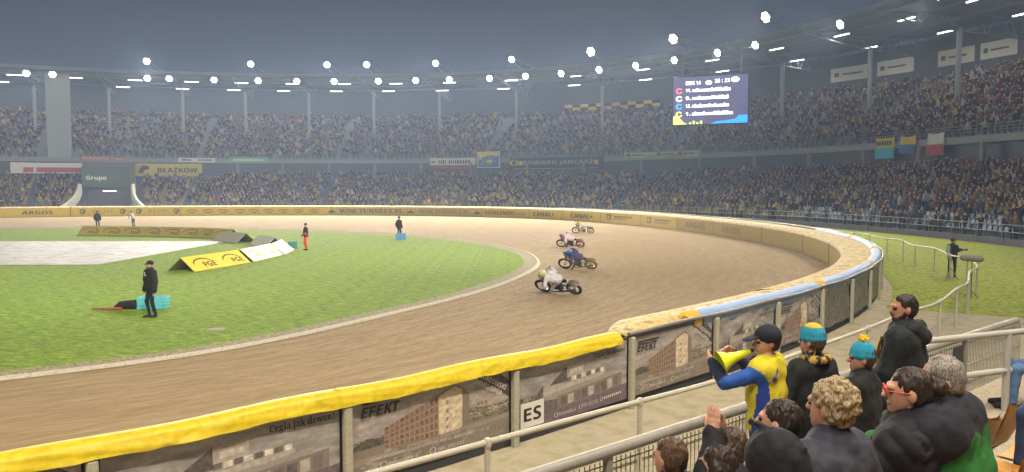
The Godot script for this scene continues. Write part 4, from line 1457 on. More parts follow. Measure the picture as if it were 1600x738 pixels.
	post.box(Vector3(0, 0.67, 0), Vector3(0.12, 1.34, 0.1), Basis.IDENTITY, 0.018)
	var pm := post.mesh(pale)
	post = MB.new()
	post.box(Vector3(0, 0.625, 0), Vector3(0.12, 1.25, 0.1), Basis.IDENTITY, 0.018)
	var short_post := post.mesh(pale)
	for i in 32:
		var ss := 37.3 + i * 3.0
		var p := put("post", short_post if ss < 57.0 else pm, wall)
		p.position = f.at(ss, 0.1, 0.0); p.basis = f.facing(ss)
	# yellow cover drawn over the top of the straight
	var yc := noisy("yellow cover sheet", ["c8b210", "d8c01c", "b8a20c"], Vector2(2, 2), 75, 0.02, 4, 0.5)
	for q in [[32.0, 52.35, "yellow plastic cover sheet over the fence top, lower length"], [52.2, 57.95, "yellow plastic cover sheet over the fence top, length ending at the air fence"]]:
		b = MB.new()
		var g := []
		var us := []
		s = q[0]
		while s <= q[1] + 0.001:
			var row := []
			for j in 12:
				var u := j / 11.0
				var cr := absf(wrinkle.get_noise_2d(s * 11.0 + u * 9.0, 70.0)) * 0.05 + absf(wrinkle.get_noise_2d(s * 5.0 - u * 16.0, 20.0)) * 0.06 + wrinkle.get_noise_3d(s * 55.0, u * 20.0, 9.0) * 0.008
				var lap: float = 0.012 if q[0] > 40.0 else 0.0
				var o := 0.0
				var h := 0.0
				if j < 3:
					o = -0.12 + lap; h = lerpf(1.3, 1.44, j / 2.0)
				elif j < 5:
					o = lerpf(-0.115, 0.06, (j - 2) / 2.0); h = 1.452 + lap - 0.01 * (j - 3)
				else:
					var v := (j - 4) / 7.0
					o = 0.06 + 0.085 * sqrt(v) + lap + cr * (0.35 + v * 0.6) * (1.0 - 0.5 * v); h = 1.44 - 0.19 * v
				row.append(f.at(s, o, h + 0.015 * sin(s * 2.1) + (0.02 * wrinkle.get_noise_1d(s * 14.0) if j > 9 else 0.0)))
			g.append(row); us.append(s)
			s += 0.05 if s > 44.0 else 0.4
		b.sheet(g, us, range(12))
		var o := put("fence_cover", b.mesh(yc))
		tag(o, q[2], "cover sheet", "yellow cover sheets on the fence")
	build_fence_banners(pale)

func fill_poly(img: Image, pts: Array, col: Color) -> void:
	var y0 := 100000.0
	var y1 := -1.0
	for p in pts:
		y0 = minf(y0, p.y); y1 = maxf(y1, p.y)
	for y in range(max(0, int(y0)), min(img.get_height(), int(y1) + 1)):
		var xs := []
		for i in pts.size():
			var a: Vector2 = pts[i]
			var b: Vector2 = pts[(i + 1) % pts.size()]
			var yy := y + 0.5
			if (a.y <= yy) != (b.y <= yy): xs.append(a.x + (yy - a.y) / (b.y - a.y) * (b.x - a.x))
		xs.sort()
		for k in range(0, xs.size() - 1, 2):
			var xa: int = clampi(int(xs[k]), 0, img.get_width())
			var xb: int = clampi(int(xs[k + 1]) + 1, 0, img.get_width())
			if xb > xa: img.fill_rect(Rect2i(xa, y, xb - xa, 1), col)
func speckle(img: Image, n: int, box: Rect2, cols_: Array, r0: int, r1: int) -> void:
	for i in n:
		var w := rng.randi_range(r0, r1)
		img.fill_rect(Rect2i(int(box.position.x + rng.randf() * box.size.x), int(box.position.y + rng.randf() * box.size.y), w, max(1, w / 2)), cols_[rng.randi() % cols_.size()])
func ink(hex: String) -> Color:
	var c := Color(hex)
	return Color(c.r * 1.25 + 0.05, c.g * 1.25 + 0.045, c.b * 1.25 + 0.04)
func weather(im: Image) -> void:
	# print grain and dust film of uneven thickness
	var nz := FastNoiseLite.new(); nz.seed = 14; nz.frequency = 0.03; nz.fractal_octaves = 5
	var dust := Color("8a8070")
	for y in im.get_height():
		for x in im.get_width():
			var k := nz.get_noise_2d(x, y)
			im.set_pixel(x, y, im.get_pixel(x, y).lerp(dust, clampf(0.28 + k * 0.5, 0.0, 0.7)))
func print_block() -> Image:
	# printed picture of an apartment block on a street
	var W := 720; var H := 340
	var im := Image.create_empty(W, H, false, Image.FORMAT_RGB8)
	im.fill(ink("6f6a6c"))
	var nz := FastNoiseLite.new(); nz.seed = 4; nz.frequency = 0.012
	for y in range(0, 200, 2):
		for x in range(0, W, 4):
			var k := nz.get_noise_2d(x * 0.6, y * 1.6)
			im.fill_rect(Rect2i(x, y, 4, 2), ink("6b666b").lerp(ink("8d8784"), clampf(0.5 + k, 0, 1)))
	fill_poly(im, [Vector2(0, 205), Vector2(60, 180), Vector2(130, 190), Vector2(130, 230), Vector2(0, 240)], ink("2b2a26"))
	speckle(im, 160, Rect2(0, 180, 130, 45), [ink("34332c"), ink("22211e"), ink("3c3a30")], 4, 12)
	fill_poly(im, [Vector2(0, 225), Vector2(W, 200), Vector2(W, H), Vector2(0, H)], ink("5d5650"))
	# long side with balconies
	fill_poly(im, [Vector2(130, 150), Vector2(365, 62), Vector2(365, 252), Vector2(130, 240)], ink("76665a"))
	for r in 5:
		for c in 11:
			var u0 := c / 11.0 + 0.012
			var u1 := u0 + 0.06
			var v0 := r / 5.0 + 0.04
			var v1 := v0 + 0.11
			var q := func(u: float, v: float) -> Vector2: return Vector2(130 + 235 * u, lerpf(lerpf(150, 62, u), lerpf(240, 252, u), v))
			fill_poly(im, [q.call(u0, v0), q.call(u1, v0), q.call(u1, v1), q.call(u0, v1)], [ink("3f332c"), ink("4a3c33"), ink("53453b")][(r + c) % 3])
			fill_poly(im, [q.call(u0 - 0.008, v1), q.call(u1 + 0.016, v1), q.call(u1 + 0.016, v1 + 0.05), q.call(u0 - 0.008, v1 + 0.05)], ink("6a4636"))
	fill_poly(im, [Vector2(360, 64), Vector2(440, 30), Vector2(500, 66), Vector2(500, 70), Vector2(440, 38), Vector2(360, 72)], ink("4c3c34"))
	# pale end wall
	fill_poly(im, [Vector2(365, 70), Vector2(440, 38), Vector2(478, 62), Vector2(478, 236), Vector2(365, 252)], ink("b0a08a"))
	for r in 4:
		fill_poly(im, [Vector2(398, 96 + r * 38), Vector2(410, 94 + r * 38), Vector2(410, 114 + r * 37), Vector2(398, 116 + r * 37)], ink("6d6154"))
	fill_poly(im, [Vector2(478, 62), Vector2(512, 82), Vector2(512, 232), Vector2(478, 236)], ink("5c5148"))
	fill_poly(im, [Vector2(545, 128), Vector2(590, 120), Vector2(612, 134), Vector2(612, 205), Vector2(545, 212)], ink("857868"))
	for k in 6: fill_poly(im, [Vector2(552 + (k % 3) * 20, 140 + int(k / 3) * 30), Vector2(562 + (k % 3) * 20, 140 + int(k / 3) * 30), Vector2(562 + (k % 3) * 20, 155 + int(k / 3) * 30), Vector2(552 + (k % 3) * 20, 155 + int(k / 3) * 30)], ink("4d453d"))
	speckle(im, 260, Rect2(505, 160, 215, 60), [ink("3a3a2c"), ink("45443a"), ink("2c2c24"), ink("5a5646")], 5, 16)
	fill_poly(im, [Vector2(0, 262), Vector2(720, 228), Vector2(720, 246), Vector2(0, 288)], ink("6f675f"))
	speckle(im, 120, Rect2(0, 240, 720, 90), [ink("655d56"), ink("56504a"), ink("7a726a")], 6, 40)
	# dark ribbon across the corner
	fill_poly(im, [Vector2(505, 0), Vector2(640, 0), Vector2(720, 70), Vector2(720, 150)], ink("2b2628"))
	weather(im)
	return im
func print_works() -> Image:
	# printed picture of a low works building with pointed roofs
	var W := 720; var H := 340
	var im := Image.create_empty(W, H, false, Image.FORMAT_RGB8)
	var nz := FastNoiseLite.new(); nz.seed = 9; nz.frequency = 0.01
	for y in range(0, H, 2):
		for x in range(0, W, 4):
			var k := nz.get_noise_2d(x * 0.5, y * 1.8)
			im.fill_rect(Rect2i(x, y, 4, 2), ink("5c5a60").lerp(ink("85827f"), clampf(0.55 + k * 1.2, 0, 1)))
	fill_poly(im, [Vector2(190, 150), Vector2(300, 70), Vector2(300, 150)], ink("2e2a2b"))
	fill_poly(im, [Vector2(80, 215), Vector2(150, 140), Vector2(150, 215)], ink("38332f"))
	fill_poly(im, [Vector2(300, 70), Vector2(410, 62), Vector2(410, 150), Vector2(300, 160)], ink("857f7a"))
	fill_poly(im, [Vector2(320, 92), Vector2(395, 88), Vector2(395, 112), Vector2(320, 116)], ink("a39d96"))
	fill_poly(im, [Vector2(150, 175), Vector2(560, 140), Vector2(560, 160), Vector2(150, 200)], ink("8d8782"))
	for k in 8: fill_poly(im, [Vector2(300 + k * 32, 132 - k * 1.5), Vector2(326 + k * 32, 130 - k * 1.5), Vector2(326 + k * 32, 152 - k * 1.5), Vector2(300 + k * 32, 154 - k * 1.5)], [ink("3d393a"), ink("b3ada6")][k % 2])
	fill_poly(im, [Vector2(100, 205), Vector2(620, 160), Vector2(620, 190), Vector2(100, 245)], ink("766f6b"))
	fill_poly(im, [Vector2(240, 215), Vector2(680, 175), Vector2(680, 262), Vector2(240, 290)], ink("5a5150"))
	for k in 9: fill_poly(im, [Vector2(262 + k * 45, 226 - k * 4), Vector2(296 + k * 45, 223 - k * 4), Vector2(296 + k * 45, 268 - k * 3), Vector2(262 + k * 45, 272 - k * 3)], [ink("3a3436"), ink("8f8882"), ink("4a4143")][k % 3])
	fill_poly(im, [Vector2(0, 200), Vector2(120, 215), Vector2(240, 230), Vector2(240, 340), Vector2(0, 340)], ink("3c393a"))
	speckle(im, 140, Rect2(0, 180, 130, 90), [ink("2e2c2a"), ink("44413c"), ink("262423")], 5, 18)
	# violet band
	fill_poly(im, [Vector2(120, 290), Vector2(720, 248), Vector2(720, 340), Vector2(120, 340)], ink("453a48"))
	weather(im)
	return im
func build_fence_banners(_pale: Material) -> void:
	var f := fence_path
	var block := StandardMaterial3D.new()
	block.albedo_texture = tex(print_block()); block.roughness = 0.45; block.resource_name = "printed banner, block"
	var works := StandardMaterial3D.new()
	works.albedo_texture = tex(print_works()); works.roughness = 0.45; works.resource_name = "printed banner, works"
	var worn := noisy("worn plastic banner", ["4c4a46", "75726a", "5b5852", "8d8a80", "676259"], Vector2(1.7, 1.7), 81, 0.02, 5, 0.35, 0.8, "world", 1.9)
	var ink := mat("dark banner print", "262224", 0.6)
	var light := mat("light banner print", "c9c2bb", 0.6)
	var white := mat("white banner print", "d9d5cc", 0.6)
	for i in 16:
		var s0 := 37.3 + (i + 1) * 3.0 + 0.09
		var s1 := s0 + 2.82
		if s0 > 85.0: break
		var clear := i < 7
		var is_block := i % 2 == 0
		# banner between two posts: 40.3, 43.3, 46.3, 49.3 (works), 52.3 (block), 55.3 (works), 58.3 (block)
		var kind := "block" if i in [4, 6, 8, 2] else "works"
		var label: String
		if i == 4: label = "printed banner of an apartment block hanging under the yellow cover"
		elif i == 6: label = "printed banner of an apartment block below the rounded end of the air fence"
		elif i == 8: label = "printed apartment banner dulled by folds, behind the child with the pompom hat"
		elif i == 3: label = "printed banner of a works building with a slogan, left of the apartment block banner"
		elif i == 5: label = "printed banner of a works building with a large white square logo in clear view"
		elif i == 7: label = "printed works banner behind the child in yellow and blue"
		elif i < 3: label = "dark printed banner on the straight, panel %s before the apartment block" % ["six", "five", "four"][i]
		else: label = "crumpled grey plastic banner, %s panel round the bend towards the lawn" % ["first", "second", "third", "fourth", "fifth", "sixth", "seventh", "eighth"][i - 9]
		var t := thing("fence_banner", label, "banner", Vector3.ZERO, 0.0, "banners on the outer side of the fence")
		var b := MB.new()
		var g := []
		var us := []
		var nx := 30 if i < 10 else 24
		var fold := 0.008 if clear else 0.03
		for k in nx + 1:
			var u := float(k) / nx
			var row := []
			for j in 11:
				var v := j / 10.0
				var d := wrinkle.get_noise_3d(u * 40.0 + i * 50.0, v * 16.0, 1.0) * fold * 1.5 + wrinkle.get_noise_3d(u * 120.0 + i * 50.0, v * 60.0, 6.0) * fold * 0.7
				row.append(f.at(lerpf(s0, s1, u), 0.05 + d * (1.0 if clear else 1.4), lerpf(1.3, 0.2, v)))
			g.append(row); us.append(u)
		var vs := []
		for j in 11: vs.append(j / 10.0)
		b.sheet(g, us, vs)
		put("sheet", b.mesh((block if kind == "block" else works) if i < 9 else worn), t)
		if i > 8: continue
		var place := func(u: float, v: float) -> Vector3: return f.at(lerpf(s0, s1, u), 0.068 if clear else 0.09, 1.3 - 1.1 * v)
		if kind == "block":
			b = MB.new()
			flat_text(b, "EFEKT", "sans_italic_bold", func(u: float, v: float) -> Vector3: return place.call(0.045 + u * 0.21 + v * 0.012, 0.26 - v * 0.13))
			poly(b, [Vector2(0.05, 0.1), Vector2(0.29, 0.1), Vector2(0.295, 0.075), Vector2(0.055, 0.075)], func(u: float, v: float) -> Vector3: return place.call(u, v))
			put("lettering", b.mesh(ink), t)
			b = MB.new()
			for line in 2:
				flat_text(b, ["GORZOWSKI", "DEVELOPER"][line], "sans_bold", func(u: float, v: float) -> Vector3: return place.call(0.775 + u * 0.19 - line * 0.03 + v * 0.012, 0.06 + u * 0.27 + line * 0.07 - v * 0.065))
			flat_text(b, "NOWE MIESZKANIA I LOKALE UŻYTKOWE PRZY UL. MONIUSZKI", "sans", func(u: float, v: float) -> Vector3: return place.call(0.1 + u * 0.62, 0.815 - v * 0.045))
			flat_text(b, "Roosevelta 4", "sans", func(u: float, v: float) -> Vector3: return place.call(0.2 + u * 0.17, 0.925 - v * 0.05))
			flat_text(b, "601 693 693", "sans", func(u: float, v: float) -> Vector3: return place.call(0.5 + u * 0.17, 0.925 - v * 0.05))
			for c in [Vector2(0.17, 0.9), Vector2(0.465, 0.9)]:
				var ring := []
				for k in 15: ring.append(c + Vector2(cos(TAU * k / 14), sin(TAU * k / 14) * 2.5) * 0.018)
				arc_strip(b, ring, 0.006, place)
			put("lettering", b.mesh(light), t)
		else:
			b = MB.new()
			flat_text(b, "Cegła jak dzwon!", "serif_bold", func(u: float, v: float) -> Vector3: return place.call(0.66 + u * 0.31, 0.2 - v * 0.11))
			put("lettering", b.mesh(ink), t)
			b = MB.new()
			flat_text(b, "Roosevelta 4", "sans", func(u: float, v: float) -> Vector3: return place.call(0.34 + u * 0.15, 0.935 - v * 0.06))
			flat_text(b, "601 693 693", "sans", func(u: float, v: float) -> Vector3: return place.call(0.56 + u * 0.14, 0.915 - v * 0.06))
			for k in 9: rect(b, 0.76 + k * 0.02, 0.89 - k * 0.002, 0.772 + k * 0.02, 0.845 - k * 0.002, place)
			for c in [Vector2(0.315, 0.91), Vector2(0.535, 0.89), Vector2(0.735, 0.87)]:
				var ring := []
				for k in 15: ring.append(c + Vector2(cos(TAU * k / 14), sin(TAU * k / 14) * 2.5) * 0.014)
				arc_strip(b, ring, 0.006, place)
			put("lettering", b.mesh(light), t)
			b = MB.new()
			rect(b, 0.02, 0.97, 0.21, 0.6, place, 4)
			var sq := put("square_sign", b.mesh(white), t)
			b = MB.new()
			flat_text(b, "ES", "sans_bold", func(u: float, v: float) -> Vector3: return f.at(lerpf(s0, s1, 0.045 + u * 0.14), 0.073, 1.3 - 1.1 * (0.88 - v * 0.2)))
			put("lettering", b.mesh(ink), sq)

# ---- banners and flags hung in the stands, the scoreboard
func hanging(called: String, label: String, category: String, s_left: float, s_right: float, o: float, h0: float, h1: float, m: Material, sag := 0.03, group := "") -> Node3D:
	# cloth seen from inside the bend; s_left is the larger s
	var t := thing(called, label, category, Vector3.ZERO, 0.0, group)
	var b := MB.new()
	var g := []
	var us := []
	var nx := 16
	for k in nx + 1:
		var u := float(k) / nx
		var row := []
		for j in 6:
			var v := j / 5.0
			row.append(fence_path.at(lerpf(s_left, s_right, u), o + wrinkle.get_noise_3d(u * 30.0 + s_left * 7.0, v * 12.0, 2.0) * sag * 3.0, lerpf(h1, h0, v) - sag * 2.0 * sin(u * PI) * (1.0 - v)))
		g.append(row); us.append(u)
	b.sheet(g, us, [0.0, 0.2, 0.4, 0.6, 0.8, 1.0])
	put("cloth", b.mesh(m), t)
	return t
func on_cloth(t: Node3D, called: String, s_left: float, s_right: float, o: float, h0: float, h1: float, m: Material, draw: Callable) -> void:
	var b := MB.new()
	var f := fence_path
	draw.call(b, func(u: float, v: float) -> Vector3: return f.at(lerpf(s_left, s_right, u), o, lerpf(h0, h1, v)))
	put(called, b.mesh(m), t)
func build_banners() -> void:
	var white := mat("white cloth", "c8c8c6", 0.8)
	var red := mat("red cloth", "a8404a", 0.8)
	var blue := mat("blue cloth", "3a66a8", 0.8)
	var yel := mat("yellow cloth", "cdb23a", 0.8)
	var teal := mat("teal cloth", "3aa6c4", 0.8)
	var black := mat("black cloth", "26282e", 0.8)
	var ink := mat("dark print", "2b2a20", 0.8)
	var O := 26.84
	var t := hanging("banner", "red banner with pale lettering on the deck above the tunnel board", "banner", 223.4, 218.4, O, 8.55, 9.35, mat("pinkish red cloth", "a9625e", 0.8))
	on_cloth(t, "lettering", 223.4, 218.4, O - 0.12, 8.55, 9.35, white, func(b: MB, p: Callable) -> void:
		flat_text(b, "PLATOROS", "sans_bold", func(u: float, v: float) -> Vector3: return p.call(0.03 + u * 0.6, 0.25 + v * 0.5))
		flat_text(b, "Trans", "sans", func(u: float, v: float) -> Vector3: return p.call(0.67 + u * 0.3, 0.25 + v * 0.45)))
	t = hanging("banner", "white and red banner hung at the back of the lower tier left of the tunnel", "banner", 231.5, 223.2, 25.2, 6.3, 8.1, white)
	on_cloth(t, "red_band", 231.5, 223.2, 25.05, 6.3, 8.1, red, func(b: MB, p: Callable) -> void:
		rect(b, 0.18, 0.12, 0.32, 0.55, p, 2)
		rect(b, 0.36, 0.12, 1.0, 0.55, p, 6))
	t = hanging("banner", "dull yellow banner with a dark surname at the back of the lower tier", "banner", 217.2, 208.6, 25.2, 5.9, 8.1, mat("dull yellow cloth", "b3a546", 0.8))
	on_cloth(t, "lettering", 217.2, 208.6, 25.05, 5.9, 8.1, ink, func(b: MB, p: Callable) -> void:
		flat_text(b, "BŁAŻKÓW", "sans_bold", func(u: float, v: float) -> Vector3: return p.call(0.33 + u * 0.6, 0.3 + v * 0.48))
		poly(b, [Vector2(0.06, 0.3), Vector2(0.12, 0.2), Vector2(0.14, 0.45), Vector2(0.22, 0.55), Vector2(0.2, 0.8), Vector2(0.12, 0.85), Vector2(0.09, 0.65)], p))
	t = hanging("banner", "long white banner with two dark lines of print on the deck", "banner", 212.0, 207.0, O, 8.4, 9.2, white)
	on_cloth(t, "small_print", 212.0, 207.0, O - 0.12, 8.4, 9.2, mat("grey print", "59533f", 0.8), func(b: MB, p: Callable) -> void:
		rect(b, 0.08, 0.35, 0.35, 0.6, p, 2); rect(b, 0.52, 0.35, 0.92, 0.6, p, 2))
	t = hanging("banner", "pale green banner on the deck front", "banner", 205.0, 199.6, O, 8.3, 9.4, mat("pale green cloth", "6fa08a", 0.8))
	on_cloth(t, "small_print", 205.0, 199.6, O - 0.12, 8.3, 9.4, white, func(b: MB, p: Callable) -> void: rect(b, 0.1, 0.35, 0.9, 0.6, p, 4))
	t = hanging("banner", "white banner with dark lettering and a red lower band on the deck", "banner", 177.9, 172.4, O, 7.2, 9.2, white)
	on_cloth(t, "red_band", 177.9, 172.4, O - 0.13, 7.2, 9.2, mat("dark red cloth", "8a3d48", 0.8), func(b: MB, p: Callable) -> void:
		rect(b, 0.0, 0.0, 1.0, 0.36, p, 4); disc(b, Vector2(0.08, 0.62), 0.07, p))
	on_cloth(t, "dark_marks", 177.9, 172.4, O - 0.14, 7.2, 9.2, ink, func(b: MB, p: Callable) -> void:
		var x := 0.2
		while x < 0.86:
			var w := rng.randf_range(0.02, 0.05)
			poly(b, [Vector2(x, 0.5), Vector2(x + w, 0.48), Vector2(x + w * 0.8, 0.82), Vector2(x + w * 0.2, 0.8)], p)
			x += w + (0.015 if absf(x - 0.36) > 0.03 else 0.06))
	t = hanging("banner", "square banner of blue, yellow and white patches with a white border on the deck", "banner", 172.1, 169.6, O - 0.1, 7.4, 10.2, blue)
	on_cloth(t, "patches", 172.1, 169.6, O - 0.24, 7.4, 10.2, yel, func(b: MB, p: Callable) -> void:
		poly(b, [Vector2(0.02, 0.98), Vector2(0.98, 0.98), Vector2(0.9, 0.7), Vector2(0.5, 0.8), Vector2(0.2, 0.62), Vector2(0.1, 0.45)], p)
		poly(b, [Vector2(0.35, 0.35), Vector2(0.6, 0.3), Vector2(0.72, 0.45), Vector2(0.5, 0.5)], p))
	on_cloth(t, "pale_marks", 172.1, 169.6, O - 0.25, 7.4, 10.2, white, func(b: MB, p: Callable) -> void:
		for k in 26: rect(b, 0.12 + (k * 37 % 70) / 100.0, 0.2 + (k * 53 % 65) / 100.0, 0.18 + (k * 37 % 70) / 100.0, 0.23 + (k * 53 % 65) / 100.0, p)
		rect(b, 0.0, 0.0, 1.0, 0.04, p); rect(b, 0.0, 0.96, 1.0, 1.0, p); rect(b, 0.0, 0.04, 0.04, 0.96, p); rect(b, 0.96, 0.04, 1.0, 0.96, p))
	t = hanging("banner", "long black banner with pale capital lettering between white lines on the deck", "banner", 168.6, 158.3, O - 0.05, 7.0, 9.35, black)
	on_cloth(t, "lettering", 168.6, 158.3, O - 0.18, 7.0, 9.35, mat("grey white print", "a8a89c", 0.8), func(b: MB, p: Callable) -> void:
		flat_text(b, "EDWARD JANCARZ", "sans_bold", func(u: float, v: float) -> Vector3: return p.call(0.15 + u * 0.74, 0.3 + v * 0.36))
		rect(b, 0.02, 0.9, 0.98, 0.94, p, 6); rect(b, 0.04, 0.06, 0.94, 0.1, p, 6))
	on_cloth(t, "yellow_marks", 168.6, 158.3, O - 0.18, 7.0, 9.35, yel, func(b: MB, p: Callable) -> void:
		var ring := []
		for k in 19: ring.append(Vector2(0.05 + cos(TAU * k / 18) * 0.034, 0.5 + sin(TAU * k / 18) * 0.2))
		arc_strip(b, ring, 0.02, p)
		rect(b, 0.1, 0.32, 0.14, 0.64, p); rect(b, 0.9, 0.34, 0.94, 0.64, p))
	t = hanging("banner", "long white banner with small square marks on the deck under the scoreboard", "banner", 156.2, 148.3, O, 8.6, 9.5, mat("light grey cloth", "a6a6a6", 0.8))
	on_cloth(t, "small_print", 156.2, 148.3, O - 0.12, 8.6, 9.5, mat("grey print", "59533f", 0.8), func(b: MB, p: Callable) -> void:
		for x in [0.04, 0.44, 0.72]:
			rect(b, x, 0.25, x + 0.05, 0.75, p); rect(b, x + 0.07, 0.4, x + 0.22, 0.6, p, 2))
	t = hanging("flag", "yellow over turquoise flag hung on the upper deck rail", "flag", 128.3, 126.2, O - 0.1, 7.2, 9.55, yel, 0.05)
	on_cloth(t, "turquoise_half", 128.3, 126.2, O - 0.27, 7.2, 9.55, teal, func(b: MB, p: Callable) -> void: rect(b, 0.0, 0.0, 1.0, 0.52, p, 4))
	on_cloth(t, "dark_marks", 128.3, 126.2, O - 0.28, 7.2, 9.55, ink, func(b: MB, p: Callable) -> void:
		for k in 6: rect(b, 0.08 + k * 0.14, 0.62, 0.17 + k * 0.14, 0.82, p))
	t = hanging("flag", "smaller yellow over blue flag hung on the upper deck rail", "flag", 125.6, 123.9, O - 0.1, 7.7, 9.5, yel, 0.05)
	on_cloth(t, "blue_half", 125.6, 123.9, O - 0.27, 7.7, 9.5, blue, func(b: MB, p: Callable) -> void: rect(b, 0.0, 0.0, 1.0, 0.5, p, 4))
	t = hanging("flag", "white over red flag hung on the upper deck rail", "flag", 122.7, 121.0, O - 0.1, 7.3, 9.6, white, 0.05)
	on_cloth(t, "red_half", 122.7, 121.0, O - 0.27, 7.3, 9.6, red, func(b: MB, p: Callable) -> void: rect(b, 0.0, 0.0, 1.0, 0.48, p, 4))
	var n := 0
	for q in [[143.2, 139.6], [139.1, 136.0], [134.0, 130.9], [130.4, 127.2]]:
		t = hanging("banner", "pale banner high on the rear wall, %s of four towards the flags" % ["first", "second", "third", "fourth"][n], "banner", q[0], q[1], 45.2, 19.6, 21.6, white, 0.0, "pale banners on the rear wall")
		on_cloth(t, "small_print", q[0], q[1], 45.08, 19.6, 21.6, mat("grey print", "59533f", 0.8), func(b: MB, p: Callable) -> void:
			rect(b, 0.1, 0.35, 0.22, 0.65, p); rect(b, 0.3, 0.44, 0.8, 0.55, p, 2))
		n += 1
	n = 0
	for q in [[166.4, 157.5], [155.8, 152.6]]:
		t = hanging("banner", ["long", "short"][n] + " strip of yellow and black checks high in the upper tier", "banner", q[0], q[1], 44.0, 18.4, 19.6, black, 0.02, "checked strips")
		on_cloth(t, "yellow_checks", q[0], q[1], 43.85, 18.4, 19.6, yel, func(b: MB, p: Callable) -> void:
			var c := int((q[0] - q[1]) / 0.7)
			for k in c: rect(b, float(k) / c, 0.5 if k % 2 == 0 else 0.0, float(k + 1) / c, 1.0 if k % 2 == 0 else 0.5, p))
		n += 1
	build_scoreboard()
func build_scoreboard() -> void:
	var at := Vector3(27.6, 12.9, -108.0)
	var t := thing("scoreboard", "large lit scoreboard screen with riders' lines hung under the roof", "scoreboard", at)
	t.basis = Basis(Vector3.UP, -0.42)
	var W := 10.2; var H := 6.6
	var b := MB.new()
	b.box(Vector3(0, H / 2, -0.4), Vector3(W + 0.3, H + 0.3, 0.7), Basis.IDENTITY, 0.05)
	put("cabinet", b.mesh(mat("scoreboard cabinet", "22252b", 0.6)), t)
	var glow := func(key: String, hex: String, e: float) -> StandardMaterial3D:
		var m := StandardMaterial3D.new()
		m.resource_name = key; m.albedo_color = Color("101014"); m.emission_enabled = true; m.emission = Color(hex); m.emission_energy_multiplier = e
		return m
	var base := glow.call("screen violet", "6a6488", 0.85)
	b = MB.new()
	var place_at := func(zz: float) -> Callable: return func(x: float, y: float) -> Vector3: return Vector3(-W / 2 + x * W, y * H, zz)
	rect(b, 0, 0, 1, 1, place_at.call(0.0))
	var screen := put("screen", b.mesh(base), t)
	var p: Callable = place_at.call(0.02)
	b = MB.new()
	var words := ["11.", "9.", "12.", "1."]
	flat_text(b, "BIEG 14", "sans_bold", func(u: float, v: float) -> Vector3: return p.call(0.17 + u * 0.2, 0.83 + v * 0.08))
	flat_text(b, "26 : 23", "sans_bold", func(u: float, v: float) -> Vector3: return p.call(0.56 + u * 0.2, 0.85 + v * 0.08))
	disc(b, Vector2(0.48, 0.86), 0.045, p); disc(b, Vector2(0.83, 0.9), 0.055, p)
	for k in 4:
		var y := 0.68 - k * 0.165
		flat_text(b, words[k], "sans_bold", func(u: float, v: float) -> Vector3: return p.call(0.17 + u * 0.07, y + v * 0.075))
		# names too small to read in the photograph: word-shaped runs of strokes
		var x := 0.26
		var ends: float = [0.76, 0.74, 0.74, 0.8][k]
		while x < ends:
			var w := 0.016 + 0.012 * ((int(x * 1000.0) * 7 + k * 3) % 5) / 4.0
			rect(b, x, y, x + w, y + (0.075 if int(x * 900.0) % 4 == 0 else 0.055), p)
			x += w + 0.006
	put("white_figures", b.mesh(glow.call("screen white", "ffffff", 2.6)), screen)
	for k in 4:
		b = MB.new()
		var c := Vector2(0.08, 0.71 - k * 0.165)
		var pts := []
		for j in 20:
			var a := lerpf(0.5, TAU - 0.3, j / 19.0)
			pts.append(c + Vector2(cos(a), sin(a) * 1.5) * 0.034)
		arc_strip(b, pts, 0.026, p)
		put("helmet_mark", b.mesh(glow.call("screen mark %d" % k, ["ff6a78", "ffffff", "38a8ff", "f0f26a"][k], 1.9)), screen)
	b = MB.new()
	var pp: Callable = place_at.call(0.015)
	poly(b, [Vector2(0, 0), Vector2(0.2, 0), Vector2(0.14, 0.05), Vector2(0.1, 0.12), Vector2(0.04, 0.2), Vector2(0, 0.17)], pp)
	for k in 4: rect(b, 0.22 + k * 0.05, 0.0, 0.25 + k * 0.05, 0.04 + 0.03 * (k % 2), pp)
	put("yellow_figures", b.mesh(glow.call("screen yellow", "e8f078", 1.7)), screen)
	b = MB.new()
	poly(b, [Vector2(0.5, 0), Vector2(1, 0), Vector2(1, 0.16), Vector2(0.88, 0.16), Vector2(0.85, 0.09), Vector2(0.72, 0.06), Vector2(0.6, 0.05), Vector2(0.55, 0.02)], pp)
	put("blue_figures", b.mesh(glow.call("screen blue", "2a9cff", 1.7)), screen)
	b = MB.new()
	for x in [-4.0, 0.0, 4.0]:
		b.tube([Vector3(x, H, -0.5), Vector3(x, 23.3 - at.y, -1.2)], 0.08, 6)
	put("hanger", b.mesh(mat("painted grey steel", "7c8288", 0.5, 0.3)), t)
	var al := AreaLight3D.new()
	al.name = "screen_light"
	al.area_size = Vector2(W, H); al.light_energy = 1.2; al.position = Vector3(0, H / 2, 0.08); al.rotation.y = PI
	al.light_color = Color("a79ed0"); al.shadow_enabled = true
	t.add_child(al)

